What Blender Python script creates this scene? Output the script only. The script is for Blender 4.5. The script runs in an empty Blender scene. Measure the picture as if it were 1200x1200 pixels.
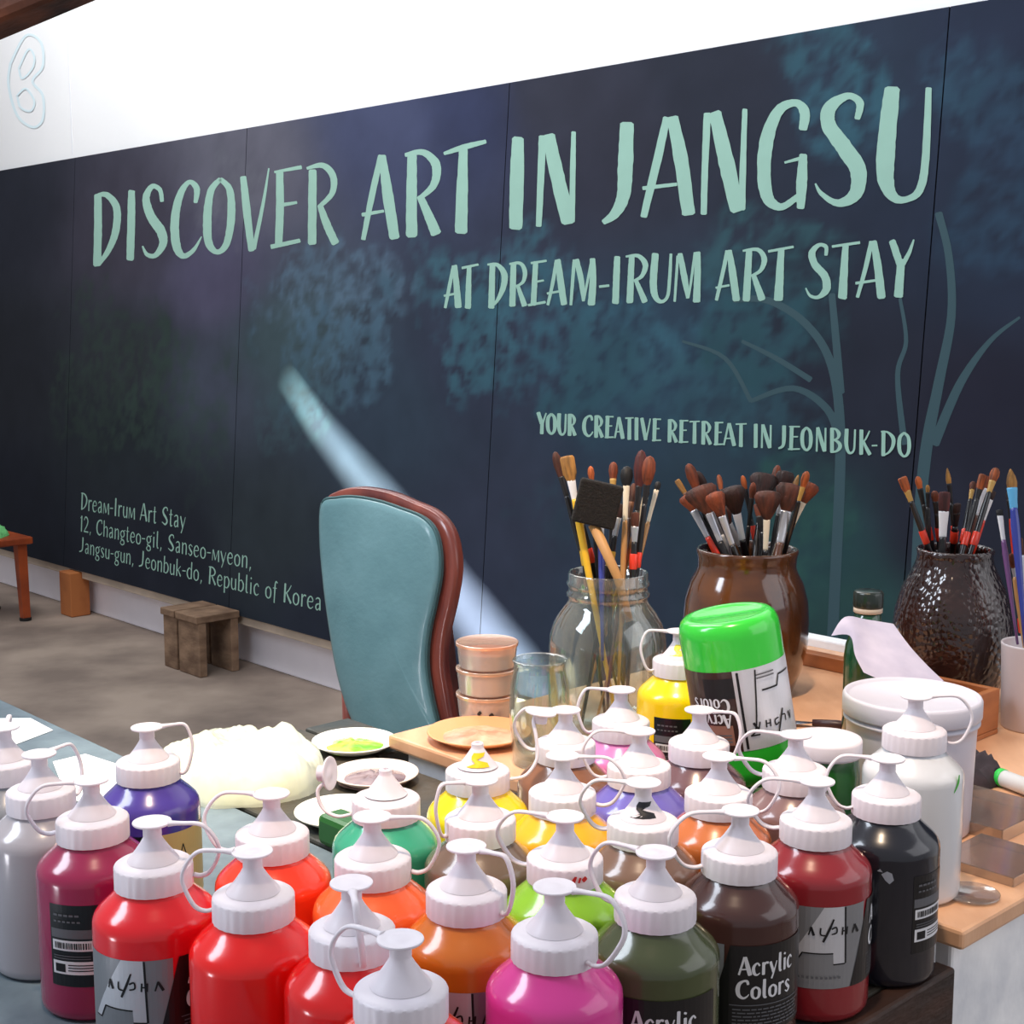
import bpy, bmesh, math, random
from mathutils import Vector, Matrix, noise
random.seed(7)
PI = math.pi
scn = bpy.context.scene
COL = scn.collection
# ------------------------------------------------------------------ camera
F = 50.0 / 36.0 * 1200.0
TH = math.atan(231.0 / F)
CT, ST = math.cos(TH), math.sin(TH)
CZ = 1.24
EYE = Vector((0, 0, CZ))
FWD, UPV = Vector((0, CT, -ST)), Vector((0, ST, CT))
W = Vector((-0.684, 0.7295, 0)).normalized()      # along the wall, away from the camera
N = Vector((0.7295, 0.684, 0)).normalized()       # towards the wall
def ray(u, v):
    return Vector(((u - 600) / F, 0, 0)) + FWD + UPV * (-(v - 600) / F)
def P(u, v, z):
    d = ray(u, v); return EYE + d * ((z - CZ) / d.z)
def PZ(u, v, zc):
    return EYE + ray(u, v) * zc
def proj(p):
    q = p - EYE; c = q.dot(FWD)
    return 600 + q.x / c * F, 600 - q.dot(UPV) / c * F, c
def AN(p): return p.dot(W), p.dot(N)
def XY(a, n, z=0.0):
    return W * a + N * n + Vector((0, 0, z))
cam = bpy.data.cameras.new('camera'); camo = bpy.data.objects.new('camera', cam); COL.objects.link(camo)
cam.lens = 50; cam.sensor_width = 36; cam.clip_start = 0.02
camo.location = EYE; camo.rotation_euler = (PI / 2 - TH, 0, 0)
scn.camera = camo
scn.view_settings.view_transform = 'Standard'
scn.view_settings.look = 'None'
# ------------------------------------------------------------------ colours and materials
def lin(c):
    out = []
    for x in c[:3]:
        x /= 255.0
        out.append(x / 12.92 if x <= 0.04045 else ((x + 0.055) / 1.055) ** 2.4)
    return tuple(out)
def mat(name, rgb, rough=0.5, metal=0.0, coat=0.0, trans=0.0, var=0.0, vscale=30.0, bump=0.0, bscale=60.0,
        alpha=1.0, rgb2=None, spec=0.5, ior=1.45, sss=0.0, stretch=(1, 1, 1), transl=0.0, detail=4.0):
    m = bpy.data.materials.new(name); m.use_nodes = True
    nt = m.node_tree; b = nt.nodes['Principled BSDF']
    c = lin(rgb)
    b.inputs['Base Color'].default_value = (*c, 1)
    b.inputs['Roughness'].default_value = rough
    b.inputs['Metallic'].default_value = metal
    b.inputs['Coat Weight'].default_value = coat
    b.inputs['Coat Roughness'].default_value = 0.08
    b.inputs['Transmission Weight'].default_value = trans
    b.inputs['Alpha'].default_value = alpha
    b.inputs['Specular IOR Level'].default_value = spec
    b.inputs['IOR'].default_value = ior
    if sss:
        b.inputs['Subsurface Weight'].default_value = sss
        b.inputs['Subsurface Radius'].default_value = (0.01, 0.01, 0.01)
    if var or bump or rgb2:
        tc = nt.nodes.new('ShaderNodeTexCoord'); mp = nt.nodes.new('ShaderNodeMapping')
        nt.links.new(tc.outputs['Object'], mp.inputs['Vector']); mp.inputs['Scale'].default_value = stretch
    if var or rgb2:
        nz = nt.nodes.new('ShaderNodeTexNoise'); nz.inputs['Scale'].default_value = vscale
        nz.inputs['Detail'].default_value = detail
        nt.links.new(mp.outputs['Vector'], nz.inputs['Vector'])
        cr = nt.nodes.new('ShaderNodeValToRGB')
        c2 = lin(rgb2) if rgb2 else tuple(x * (1 - var) for x in c)
        cr.color_ramp.elements[0].position = 0.35; cr.color_ramp.elements[0].color = (*c2, 1)
        cr.color_ramp.elements[1].position = 0.65; cr.color_ramp.elements[1].color = (*c, 1)
        nt.links.new(nz.outputs['Fac'], cr.inputs['Fac']); nt.links.new(cr.outputs['Color'], b.inputs['Base Color'])
    if bump:
        nb = nt.nodes.new('ShaderNodeTexNoise'); nb.inputs['Scale'].default_value = bscale
        nt.links.new(mp.outputs['Vector'], nb.inputs['Vector'])
        bp = nt.nodes.new('ShaderNodeBump'); bp.inputs['Strength'].default_value = bump; bp.inputs['Distance'].default_value = 0.004
        nt.links.new(nb.outputs['Fac'], bp.inputs['Height']); nt.links.new(bp.outputs['Normal'], b.inputs['Normal'])
    if transl:
        tr = nt.nodes.new('ShaderNodeBsdfTranslucent'); tr.inputs['Color'].default_value = (*c, 1)
        mx = nt.nodes.new('ShaderNodeMixShader'); mx.inputs[0].default_value = transl
        nt.links.new(b.outputs[0], mx.inputs[1]); nt.links.new(tr.outputs[0], mx.inputs[2])
        nt.links.new(mx.outputs[0], nt.nodes['Material Output'].inputs['Surface'])
    return m
def clear_mat(name, tint, amount=0.75, rough=0.1, milk=None):
    # thin clear plastic or glass: see-through, glossy towards the edges, with a little milkiness
    m = bpy.data.materials.new(name); m.use_nodes = True; nt = m.node_tree
    b = nt.nodes['Principled BSDF']; b.inputs['Base Color'].default_value = (*lin(milk or tint), 1); b.inputs['Roughness'].default_value = 0.3
    t = nt.nodes.new('ShaderNodeBsdfTransparent'); t.inputs['Color'].default_value = (*lin(tint), 1)
    g = nt.nodes.new('ShaderNodeBsdfGlossy'); g.inputs['Color'].default_value = (0.95, 0.97, 0.97, 1); g.inputs['Roughness'].default_value = rough
    lw = nt.nodes.new('ShaderNodeLayerWeight'); lw.inputs['Blend'].default_value = 0.25
    mr = nt.nodes.new('ShaderNodeMapRange'); mr.inputs['To Min'].default_value = 0.04; mr.inputs['To Max'].default_value = 0.75
    nt.links.new(lw.outputs['Facing'], mr.inputs['Value'])
    m1 = nt.nodes.new('ShaderNodeMixShader'); m1.inputs[0].default_value = 1 - amount
    nt.links.new(t.outputs[0], m1.inputs[1]); nt.links.new(b.outputs[0], m1.inputs[2])
    mx = nt.nodes.new('ShaderNodeMixShader'); nt.links.new(mr.outputs[0], mx.inputs[0])
    nt.links.new(m1.outputs[0], mx.inputs[1]); nt.links.new(g.outputs[0], mx.inputs[2])
    nt.links.new(mx.outputs[0], nt.nodes['Material Output'].inputs['Surface'])
    return m
_mc = {}
def M(rgb, rough=0.5, **k):
    key = (tuple(rgb), rough, tuple(sorted(k.items())))
    if key not in _mc: _mc[key] = mat('paint_%d_%d_%d' % tuple(rgb), rgb, rough, **k)
    return _mc[key]
# ------------------------------------------------------------------ object helpers
def tag(o, label=None, cat=None, group=None, kind=None):
    if label: o['label'] = label
    if cat: o['category'] = cat
    if group: o['group'] = group
    if kind: o['kind'] = kind
    return o
def thing(name, label, cat, loc=(0, 0, 0), rotz=0.0, group=None):
    o = bpy.data.objects.new(name, None); COL.objects.link(o); o.empty_display_size = 0.02
    o.location = loc; o.rotation_euler = (0, 0, rotz)
    return tag(o, label, cat, group)
def obj(name, me, material=None, parent=None, label=None, smooth=True):
    if isinstance(me, bmesh.types.BMesh):
        bm = me; me = bpy.data.meshes.new(name)
        bmesh.ops.recalc_face_normals(bm, faces=bm.faces)
        bm.to_mesh(me); bm.free()
    if smooth:
        me.polygons.foreach_set('use_smooth', [True] * len(me.polygons))
        if smooth == 'auto': me.set_sharp_from_angle(angle=math.radians(38))
    o = bpy.data.objects.new(name, me); COL.objects.link(o)
    if material is not None:
        for q in (material if isinstance(material, (list, tuple)) else [material]): me.materials.append(q)
    if parent is not None: o.parent = parent
    if label: o['label'] = label
    return o
def linkobj(name, me, parent, material=None, rotz=0.0, loc=(0, 0, 0)):
    o = bpy.data.objects.new(name, me); COL.objects.link(o); o.parent = parent
    o.rotation_euler = (0, 0, rotz); o.location = loc
    if material is not None:
        if not me.materials: me.materials.append(material)
        o.material_slots[0].link = 'OBJECT'; o.material_slots[0].material = material
    return o
def lathe(prof, seg=48, bm=None, mod=None, mtx=None, cap=True):
    bm = bm or bmesh.new(); rings = []
    for k, (r, z) in enumerate(prof):
        ring = []
        if r < 1e-6:
            p = Vector((0, 0, z)); p = mtx @ p if mtx else p
            ring = [bm.verts.new(p)]
        else:
            for i in range(seg):
                a = 2 * PI * i / seg
                rr = r if mod is None else mod(k, a, r)
                p = Vector((rr * math.cos(a), rr * math.sin(a), z)); p = mtx @ p if mtx else p
                ring.append(bm.verts.new(p))
        rings.append(ring)
    for a, b in zip(rings, rings[1:]):
        if len(a) == 1 and len(b) == 1: continue
        for i in range(seg):
            j = (i + 1) % seg
            if len(a) == 1: bm.faces.new((a[0], b[j], b[i]))
            elif len(b) == 1: bm.faces.new((a[i], a[j], b[0]))
            else: bm.faces.new((a[i], a[j], b[j], b[i]))
    return bm
def bx(lo, hi, bm=None, mtx=None, bev=0.0):
    tmp = bmesh.new()
    vs = [tmp.verts.new((x, y, z)) for x in (lo[0], hi[0]) for y in (lo[1], hi[1]) for z in (lo[2], hi[2])]
    for f in ((0, 1, 3, 2), (4, 6, 7, 5), (0, 4, 5, 1), (2, 3, 7, 6), (0, 2, 6, 4), (1, 5, 7, 3)):
        tmp.faces.new([vs[i] for i in f])
    bmesh.ops.recalc_face_normals(tmp, faces=tmp.faces)
    if bev: bmesh.ops.bevel(tmp, geom=tmp.edges[:], offset=bev, segments=2, affect='EDGES', profile=0.5)
    if mtx: bmesh.ops.transform(tmp, matrix=mtx, verts=tmp.verts)
    if bm is None: return tmp
    me = bpy.data.meshes.new('t'); tmp.to_mesh(me); tmp.free(); bm.from_mesh(me); bpy.data.meshes.remove(me)
    return bm
def wmtx(a0=0.0, n0=0.0, z0=0.0):
    # local x = -W (towards the right end), y = N (towards the wall)
    m = Matrix(((-W.x, N.x, 0, 0), (-W.y, N.y, 0, 0), (0, 0, 1, 0), (0, 0, 0, 1)))
    return Matrix.Translation(XY(a0, n0, z0)) @ m
def wbox(a, n, z, bev=0.0, bm=None):
    # a box given by its ranges along the wall, towards the wall and in height
    return bx((-max(a), min(n), min(z)), (-min(a), max(n), max(z)), bm, wmtx(), bev)
def crv(pts, k=6, closed=False):
    # Catmull-Rom through tuples of any length
    n = len(pts)
    if n < 3 and not closed: return [tuple(p) for p in pts]
    out = []
    rng = range(n) if closed else range(n - 1)
    for i in rng:
        g = (lambda j: pts[j % n]) if closed else (lambda j: pts[max(0, min(n - 1, j))])
        p0, p1, p2, p3 = g(i - 1), g(i), g(i + 1), g(i + 2)
        for s in range(k):
            t = s / k
            out.append(tuple(0.5 * ((2 * b) + (-a + c) * t + (2 * a - 5 * b + 4 * c - d) * t * t + (-a + 3 * b - 3 * c + d) * t ** 3)
                             for a, b, c, d in zip(p0, p1, p2, p3)))
    if not closed: out.append(tuple(pts[-1]))
    return out
def tube(pts, r, seg=8, bm=None, flat=1.0, ends=True):
    bm = bm or bmesh.new()
    pts = [Vector(p[:3]) for p in pts]; n = len(pts)
    rs = r if isinstance(r, (list, tuple)) else [r] * n
    t = (pts[1] - pts[0]).normalized()
    ref = Vector((0, 0, 1)) if abs(t.z) < 0.9 else Vector((1, 0, 0))
    u = t.cross(ref).normalized(); rings = []
    for i in range(n):
        t = (pts[min(i + 1, n - 1)] - pts[max(i - 1, 0)]).normalized()
        u = (u - t * u.dot(t)).normalized(); w = t.cross(u)
        rings.append([bm.verts.new(pts[i] + (u * math.cos(2 * PI * k / seg) * rs[i] + w * math.sin(2 * PI * k / seg) * rs[i] * flat)) for k in range(seg)])
    for a, b in zip(rings, rings[1:]):
        for i in range(seg):
            j = (i + 1) % seg; bm.faces.new((a[i], a[j], b[j], b[i]))
    if ends:
        bm.faces.new(rings[0][::-1]); bm.faces.new(rings[-1])
    return bm
# ------------------------------------------------------------------ brush lettering
def ribbon(pts, k=6, rough=0.0, smooth=True):
    # pts: (x, y, width) -> list of 2-D quads
    q = crv(pts, k) if smooth and len(pts) > 2 else [tuple(p) for p in pts]
    if len(q) == 2:
        (x0, y0, w0), (x1, y1, w1) = q
        q = [(x0 + (x1 - x0) * t / 5, y0 + (y1 - y0) * t / 5, w0 + (w1 - w0) * t / 5) for t in range(6)]
    L, R = [], []
    n = len(q)
    for i in range(n):
        x, y, w = q[i]
        dx = q[min(i + 1, n - 1)][0] - q[max(i - 1, 0)][0]; dy = q[min(i + 1, n - 1)][1] - q[max(i - 1, 0)][1]
        l = math.hypot(dx, dy) or 1
        nx, ny = -dy / l, dx / l
        w = max(w, 0)
        wl = w / 2 * (1 + rough * random.uniform(-1, 1)); wr = w / 2 * (1 + rough * random.uniform(-1, 1))
        L.append((x + nx * wl, y + ny * wl)); R.append((x - nx * wr, y - ny * wr))
    out = [(L[i], L[i + 1], R[i + 1], R[i]) for i in range(n - 1)]
    for i0, i1 in ((0, 1), (n - 1, n - 2)):      # rounded, slightly torn ends
        x, y, w = q[i0]; dx, dy = x - q[i1][0], y - q[i1][1]; l = math.hypot(dx, dy) or 1
        e = w * 0.16; dx, dy = dx / l * e, dy / l * e
        a, b = (L[i0], R[i0])
        f1 = random.uniform(0.6, 1.3) if rough else 1; f2 = random.uniform(0.6, 1.3) if rough else 1
        a2 = (x + (a[0] - x) * 0.62 + dx * f1, y + (a[1] - y) * 0.62 + dy * f1); b2 = (x + (b[0] - x) * 0.62 + dx * f2, y + (b[1] - y) * 0.62 + dy * f2)
        out.append((a, b, b2, a2))
    return out
def flat_mesh(quads_layers, mapf, bm=None, midx=0):
    bm = bm or bmesh.new()
    for li, quads in enumerate(quads_layers):
        for qd in quads:
            vs = []
            for (x, y) in qd:
                p = mapf(x, y, li)
                if not vs or (p - vs[-1].co).length > 1e-7: vs.append(bm.verts.new(p))
            if len(vs) >= 3 and (vs[0].co - vs[-1].co).length > 1e-7:
                f = bm.faces.new(vs); f.material_index = midx
    return bm
T, t_ = 0.17, 0.085
# glyph: (advance in cap heights, strokes in a unit box x 0..1, y 0..1 with stroke weight)
GL = {
 'A': (.50, [[(.46,.98,t_),(.28,.5,t_),(.08,.02,t_)],[(.54,.98,.12),(.72,.5,T),(.92,.02,T)],[(.12,.30,.06),(.72,.33,.06)]]),
 'B': (.48, [[(.2,1,T),(.2,0,T)],[(.05,.98,.06),(.5,.98,.09),(.82,.8,T),(.7,.6,.1),(.3,.52,.06)],[(.35,.54,.08),(.8,.42,.14),(.92,.24,T),(.6,.06,.1),(.1,.0,.06)]]),
 'C': (.48, [[(.88,.78,.1),(.8,.95,.11),(.55,.96,.09),(.25,.8,.14),(.13,.5,T),(.22,.18,.15),(.52,.03,.1),(.78,.1,.07),(.95,.24,.03)]]),
 'D': (.50, [[(.2,1,T),(.18,0,T)],[(.03,.98,.05),(.5,.96,.09),(.86,.74,T),(.84,.42,.15),(.55,.14,.09),(.1,-.01,.06)]]),
 'E': (.44, [[(.32,1,T),(.25,0,.16)],[(.1,.98,.05),(.98,1,.07)],[(.25,.55,.06),(.82,.57,.06)],[(.02,.01,.07),(.98,.05,.07)]]),
 'I': (.24, [[(.5,1,T),(.48,0,T)]]),
 'J': (.40, [[(.7,1,T),(.68,.45,T),(.55,.14,.13),(.05,.02,.08)]]),
 'K': (.46, [[(.22,1,T),(.2,0,T)],[(.9,.98,.05),(.6,.66,.08),(.3,.48,.06)],[(.38,.56,.09),(.6,.3,.14),(.92,.02,T)]]),
 'N': (.50, [[(.16,1,t_),(.12,0,t_)],[(.24,1,.12),(.5,.5,T),(.8,.04,T)],[(.88,1,t_),(.86,.03,t_)]]),
 'M': (.6,  [[(.14,1,t_),(.08,0,t_)],[(.2,1,.1),(.5,.1,.1)],[(.8,1,.06),(.5,.1,.06)],[(.84,1,.14),(.9,0,.15)]]),
 'O': (.50, [[(.5,.98,.1),(.2,.8,.15),(.12,.5,T),(.2,.18,.15),(.5,.02,.1),(.8,.18,.14),(.88,.5,T),(.8,.82,.14),(.5,.98,.1)]]),
 'P': (.46, [[(.2,1,T),(.2,0,T)],[(.05,.98,.06),(.55,.98,.1),(.88,.76,T),(.7,.54,.1),(.3,.46,.06)]]),
 'R': (.48, [[(.22,1,T),(.18,0,T)],[(.02,.98,.05),(.5,.98,.09),(.82,.78,.14),(.7,.56,.09),(.32,.47,.06)],[(.4,.52,.07),(.62,.3,.13),(.9,.02,.16)]]),
 'S': (.44, [[(.84,.8,.07),(.78,.94,.08),(.5,.97,.08),(.22,.8,.14),(.3,.6,T),(.65,.4,T),(.82,.2,.16),(.55,.03,.1),(.1,.14,.05)]]),
 'T': (.46, [[(.02,.96,.07),(.98,1,.06)],[(.5,.97,.15),(.48,0,T)]]),
 'U': (.50, [[(.18,1,T),(.14,.4,T),(.3,.08,.13),(.55,.02,.1),(.8,.16,.09),(.86,.5,.09),(.9,1,t_)]]),
 'V': (.50, [[(.12,1,.15),(.32,.5,T),(.5,.02,.15)],[(.95,1,.04),(.75,.5,.07),(.54,.06,.08)]]),
 'Y': (.46, [[(.1,1,T),(.48,.48,T)],[(.96,1,.05),(.55,.45,.1)],[(.52,.52,.15),(.48,0,.16)]]),
 '-': (.26, [[(.1,.38,.07),(.85,.4,.07)]]),
 '1': (.24, [[(.55,1,.15),(.53,0,.15)],[(.1,.84,.05),(.5,.97,.07)]]),
 '2': (.40, [[(.12,.76,.07),(.3,.96,.09),(.6,.96,.11),(.82,.75,.14),(.66,.45,.12),(.2,.08,.06)],[(.12,.04,.1),(.92,.04,.1)]]),
 ',': (.22, [[(.5,.08,.12),(.3,-.14,.05)]]),
 ' ': (.24, []),
 'a': (.36, [[(.15,.55,.05),(.4,.64,.08),(.7,.58,.1),(.74,.3,.13),(.76,.02,.13)],[(.72,.36,.05),(.3,.28,.1),(.2,.12,.11),(.4,.0,.07),(.72,.14,.05)]]),
 'b': (.38, [[(.2,1,.13),(.2,.02,.13)],[(.22,.52,.05),(.55,.64,.07),(.86,.44,.13),(.84,.18,.13),(.55,.0,.07),(.22,.06,.05)]]),
 'c': (.34, [[(.86,.5,.08),(.6,.64,.07),(.25,.5,.11),(.16,.3,.13),(.28,.08,.12),(.58,.0,.07),(.9,.1,.04)]]),
 'd': (.38, [[(.8,1,.13),(.8,.02,.13)],[(.78,.52,.05),(.45,.64,.07),(.14,.44,.13),(.16,.18,.13),(.45,.0,.07),(.78,.1,.05)]]),
 'e': (.36, [[(.16,.34,.05),(.8,.38,.06),(.78,.54,.1),(.5,.64,.07),(.22,.5,.11),(.14,.28,.13),(.28,.06,.11),(.6,.0,.06),(.9,.12,.04)]]),
 'f': (.26, [[(.95,.94,.08),(.66,1.0,.08),(.5,.84,.12),(.46,.4,.13),(.42,-.18,.1)],[(.1,.62,.05),(.85,.64,.05)]]),
 'g': (.38, [[(.5,.62,.06),(.2,.5,.11),(.2,.3,.11),(.5,.2,.06),(.76,.32,.11),(.76,.5,.11),(.5,.62,.06)],[(.7,.6,.05),(.98,.66,.07)],[(.4,.2,.05),(.25,.08,.09),(.7,-.0,.11),(.8,-.18,.1),(.45,-.28,.07),(.12,-.16,.09),(.35,.0,.05)]]),
 'h': (.38, [[(.2,1,.13),(.2,0,.13)],[(.22,.48,.05),(.55,.64,.07),(.8,.5,.12),(.8,0,.13)]]),
 'i': (.20, [[(.5,.62,.13),(.5,0,.13)],[(.45,.84,.12),(.55,.9,.12)]]),
 'k': (.38, [[(.2,1,.13),(.2,0,.13)],[(.82,.62,.05),(.3,.32,.06)],[(.4,.38,.08),(.85,.02,.13)]]),
 'l': (.22, [[(.45,1,.13),(.45,.12,.13),(.85,.02,.06)]]),
 'm': (.46, [[(.14,.6,.06),(.1,0,.06)],[(.2,.62,.09),(.48,.06,.11)],[(.78,.6,.05),(.5,.08,.05)],[(.86,.62,.12),(.9,0,.13)]]),
 'n': (.38, [[(.2,.64,.13),(.2,0,.13)],[(.22,.48,.05),(.55,.64,.07),(.8,.5,.12),(.8,0,.13)]]),
 'o': (.38, [[(.5,.63,.07),(.2,.5,.11),(.15,.3,.13),(.22,.1,.11),(.5,.0,.07),(.78,.1,.11),(.85,.3,.13),(.8,.5,.11),(.5,.63,.07)]]),
 'p': (.38, [[(.2,.64,.13),(.2,-.3,.13)],[(.22,.52,.05),(.55,.64,.07),(.86,.44,.13),(.84,.18,.13),(.55,.0,.07),(.22,.06,.05)]]),
 'r': (.30, [[(.28,.64,.13),(.28,0,.13)],[(.3,.42,.05),(.6,.62,.08),(.92,.6,.1)]]),
 's': (.30, [[(.85,.52,.06),(.55,.63,.06),(.22,.5,.11),(.5,.32,.13),(.82,.16,.12),(.5,.0,.07),(.12,.1,.05)]]),
 't': (.26, [[(.45,.9,.1),(.42,.15,.13),(.6,.0,.08),(.9,.06,.04)],[(.1,.62,.05),(.85,.64,.05)]]),
 'u': (.38, [[(.2,.62,.13),(.2,.18,.12),(.45,.0,.07),(.78,.14,.05)],[(.8,.62,.13),(.8,0,.13)]]),
 'y': (.36, [[(.12,.62,.12),(.52,.04,.12)],[(.92,.62,.05),(.55,.04,.07),(.3,-.28,.08)]]),
}
def text_quads(s, x0, width, h, weight=1.0, y0=0.0, rough=0.0, track=0.03):
    # lay a line in 2-D units: baseline y0, cap height h, fitted to the given width
    adv = sum(GL[c][0] + track for c in s) - track
    k = width / (adv * h); layers = []; x = x0; li = 0
    for c in s:
        w_, strokes = GL[c]
        for st in strokes:
            layers.append(ribbon([(x + px * w_ * h * k, y0 + py * h, pw * h * weight) for px, py, pw in st], 5, rough)); li += 1
        x += (w_ + track) * h * k
    return layers
# ================================================================== the setting
N0 = 2.801                                                   # the wall's distance
LEAN = 0.0757
BN = 2.655                                                   # the board's foot
yb = proj(XY(0, 0))                                          # (unused projection keeps helpers honest)
def zb_at(u, v):
    d = ray(u, v); k = BN / d.dot(N); return (EYE + d * k).z
ZB = zb_at(600, 811)
def board_hit(u, v):
    # ray against the leaning board: p.N = BN + LEAN * (z - ZB)
    d = ray(u, v)
    k = (BN + LEAN * (EYE.z - ZB) - EYE.dot(N)) / (d.dot(N) - LEAN * d.z)
    p = EYE + d * k
    return p.dot(W), (p.z - ZB) * math.sqrt(1 + LEAN * LEAN)
CL = 1 / math.sqrt(1 + LEAN * LEAN)
BNORM = (-N + Vector((0, 0, LEAN))).normalized()             # faces the room
def board_pt(a, t, off=0.0):
    return XY(a, BN + LEAN * t * CL, ZB + t * CL) + BNORM * off
HT = board_hit(600, 96.4)[1]

m_plaster = mat('white_plaster', (246, 247, 248), 0.85, var=0.04, vscale=1.5, bump=0.15, bscale=40)
m_floor = mat('worn_concrete', (160, 144, 131), 0.75, rgb2=(120, 106, 97), vscale=3.0, bump=0.3, bscale=25)
def struct(name, me, m, parent=None, smooth=False):
    o = obj(name, me, m, parent, smooth=smooth)
    if parent is None: o['kind'] = 'structure'
    return o
struct('floor', wbox((-3, 10), (-2.5, N0 + 0.15), (-0.05, 0)), m_floor)
wall = struct('wall_back', wbox((-3, 10), (N0, N0 + 0.12), (0, 4.2)), m_plaster)
# the pale drawing of a curl on the plaster, top left
def wall_pt(u, v, off=0.002):
    d = ray(u, v); return EYE + d * ((N0 - off) / d.dot(N))
q = []
for st in ([(12,75,3),(30,42,3),(48,50,3),(50,78,3),(38,95,3),(50,112,3),(50,140,3),(38,149,3),(20,135,3),(10,100,3),(12,75,3)],
           [(22,80,2.4),(33,58,2.4),(40,66,2.4),(38,80,2.4),(26,92,2.4),(22,80,2.4)], [(20,112,2.4),(30,104,2.4),(40,118,2.4),(36,130,2.4),(24,126,2.4),(20,112,2.4)]):
    q.append(ribbon(st, 6))
obj('painted_curl', flat_mesh(q, lambda x, y, li: wall_pt(x, y, 0.002 + li * 0.0003)), M((222, 240, 246), 0.8), wall, smooth=False)
# fine joint in the plaster sheets
for u_ in (80,):
    a_ = AN(wall_pt(u_, 60))[0]
    obj('plaster_joint', wbox((a_, a_ + 0.006), (N0 - 0.002, N0 + 0.001), (1.9, 4.2)), M((232, 233, 238), 0.8), wall, smooth=False)
struct('baseboard_back', wbox((-3, 10), (N0 - 0.07, N0), (0, ZB - 0.035), 0.004), mat('white_skirting', (250, 246, 252), 0.6, var=0.08, vscale=5))
struct('trim_1', wbox((-3, 10), (BN + 0.012, N0), (ZB - 0.035, ZB - 0.001), 0.003), mat('bare_batten', (206, 188, 168), 0.7, var=0.2, vscale=8))
# the roof beam crossing the top left corner
p0, p1 = PZ(-60, 62, 3.2), PZ(180, -38, 3.2)
d_ = (p1 - p0).normalized()
bm = bmesh.new(); up_ = Vector((0, 0, 1)) - d_ * d_.z; up_.normalize(); sd = d_.cross(up_)
cen = (p0 + p1) / 2 + up_ * 0.10
mt = Matrix.Translation(cen) @ Matrix((( d_.x, sd.x, up_.x, 0), (d_.y, sd.y, up_.y, 0), (d_.z, sd.z, up_.z, 0), (0, 0, 0, 1)))
bx((-1.4, -0.08, -0.10), (0.18, 0.08, 0.10), bm, mt, 0.02)
struct('trim_2', bm, mat('dark_beam_wood', (124, 70, 46), 0.6, rgb2=(52, 28, 20), vscale=9, stretch=(1, 1, 1), bump=0.5))

# ================================================================== the mural board
KB = 0.93                                                    # how much the paint is darkened by the room light
base_pts = [(0,250,33,36,46),(0,420,30,33,40),(0,600,24,28,38),(150,280,56,54,66),(150,420,40,44,50),(150,520,33,40,46),(290,190,84,84,96),(250,330,72,70,92),  # paler points near the upper left hold lens-flare haze mixed into the paint
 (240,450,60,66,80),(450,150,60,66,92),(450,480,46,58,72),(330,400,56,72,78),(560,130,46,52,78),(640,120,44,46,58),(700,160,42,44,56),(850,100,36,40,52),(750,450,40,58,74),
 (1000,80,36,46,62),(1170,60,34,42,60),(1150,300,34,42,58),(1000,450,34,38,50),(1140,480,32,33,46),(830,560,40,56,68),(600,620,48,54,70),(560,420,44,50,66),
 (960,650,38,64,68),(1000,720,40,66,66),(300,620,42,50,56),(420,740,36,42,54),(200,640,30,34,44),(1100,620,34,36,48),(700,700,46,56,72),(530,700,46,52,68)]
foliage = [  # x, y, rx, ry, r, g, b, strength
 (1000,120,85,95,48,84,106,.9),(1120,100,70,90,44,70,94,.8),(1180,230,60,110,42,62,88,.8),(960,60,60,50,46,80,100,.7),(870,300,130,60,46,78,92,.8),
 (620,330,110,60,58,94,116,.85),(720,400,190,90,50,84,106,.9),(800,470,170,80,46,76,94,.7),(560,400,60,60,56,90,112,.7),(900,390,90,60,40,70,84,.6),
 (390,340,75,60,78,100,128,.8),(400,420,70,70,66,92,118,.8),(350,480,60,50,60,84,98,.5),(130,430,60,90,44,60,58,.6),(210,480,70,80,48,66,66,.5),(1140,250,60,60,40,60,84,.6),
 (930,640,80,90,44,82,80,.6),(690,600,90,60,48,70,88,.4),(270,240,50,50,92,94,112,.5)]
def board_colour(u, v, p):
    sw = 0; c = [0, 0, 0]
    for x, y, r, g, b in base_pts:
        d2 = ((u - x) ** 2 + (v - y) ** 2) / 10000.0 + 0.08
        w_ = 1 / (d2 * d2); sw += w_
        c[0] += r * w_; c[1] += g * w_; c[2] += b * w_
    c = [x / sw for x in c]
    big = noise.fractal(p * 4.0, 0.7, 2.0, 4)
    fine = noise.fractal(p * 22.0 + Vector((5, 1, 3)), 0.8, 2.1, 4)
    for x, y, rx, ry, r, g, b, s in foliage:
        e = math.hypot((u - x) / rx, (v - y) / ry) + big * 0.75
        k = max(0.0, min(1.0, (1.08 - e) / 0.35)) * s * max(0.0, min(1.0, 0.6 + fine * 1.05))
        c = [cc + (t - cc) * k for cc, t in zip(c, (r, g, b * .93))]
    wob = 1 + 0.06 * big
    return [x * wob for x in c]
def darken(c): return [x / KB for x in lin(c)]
mb = bpy.data.materials.new('mural_paint'); mb.use_nodes = True; nt = mb.node_tree; bs = nt.nodes['Principled BSDF']
ca = nt.nodes.new('ShaderNodeVertexColor'); ca.layer_name = 'paint'
tc = nt.nodes.new('ShaderNodeTexCoord')
nz = nt.nodes.new('ShaderNodeTexNoise'); nz.inputs['Scale'].default_value = 9; nz.inputs['Detail'].default_value = 8
nt.links.new(tc.outputs['Object'], nz.inputs['Vector'])
mr = nt.nodes.new('ShaderNodeMapRange'); mr.inputs['To Min'].default_value = 0.8; mr.inputs['To Max'].default_value = 1.2
nt.links.new(nz.outputs['Fac'], mr.inputs['Value'])
vm = nt.nodes.new('ShaderNodeVectorMath'); vm.operation = 'SCALE'
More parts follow.
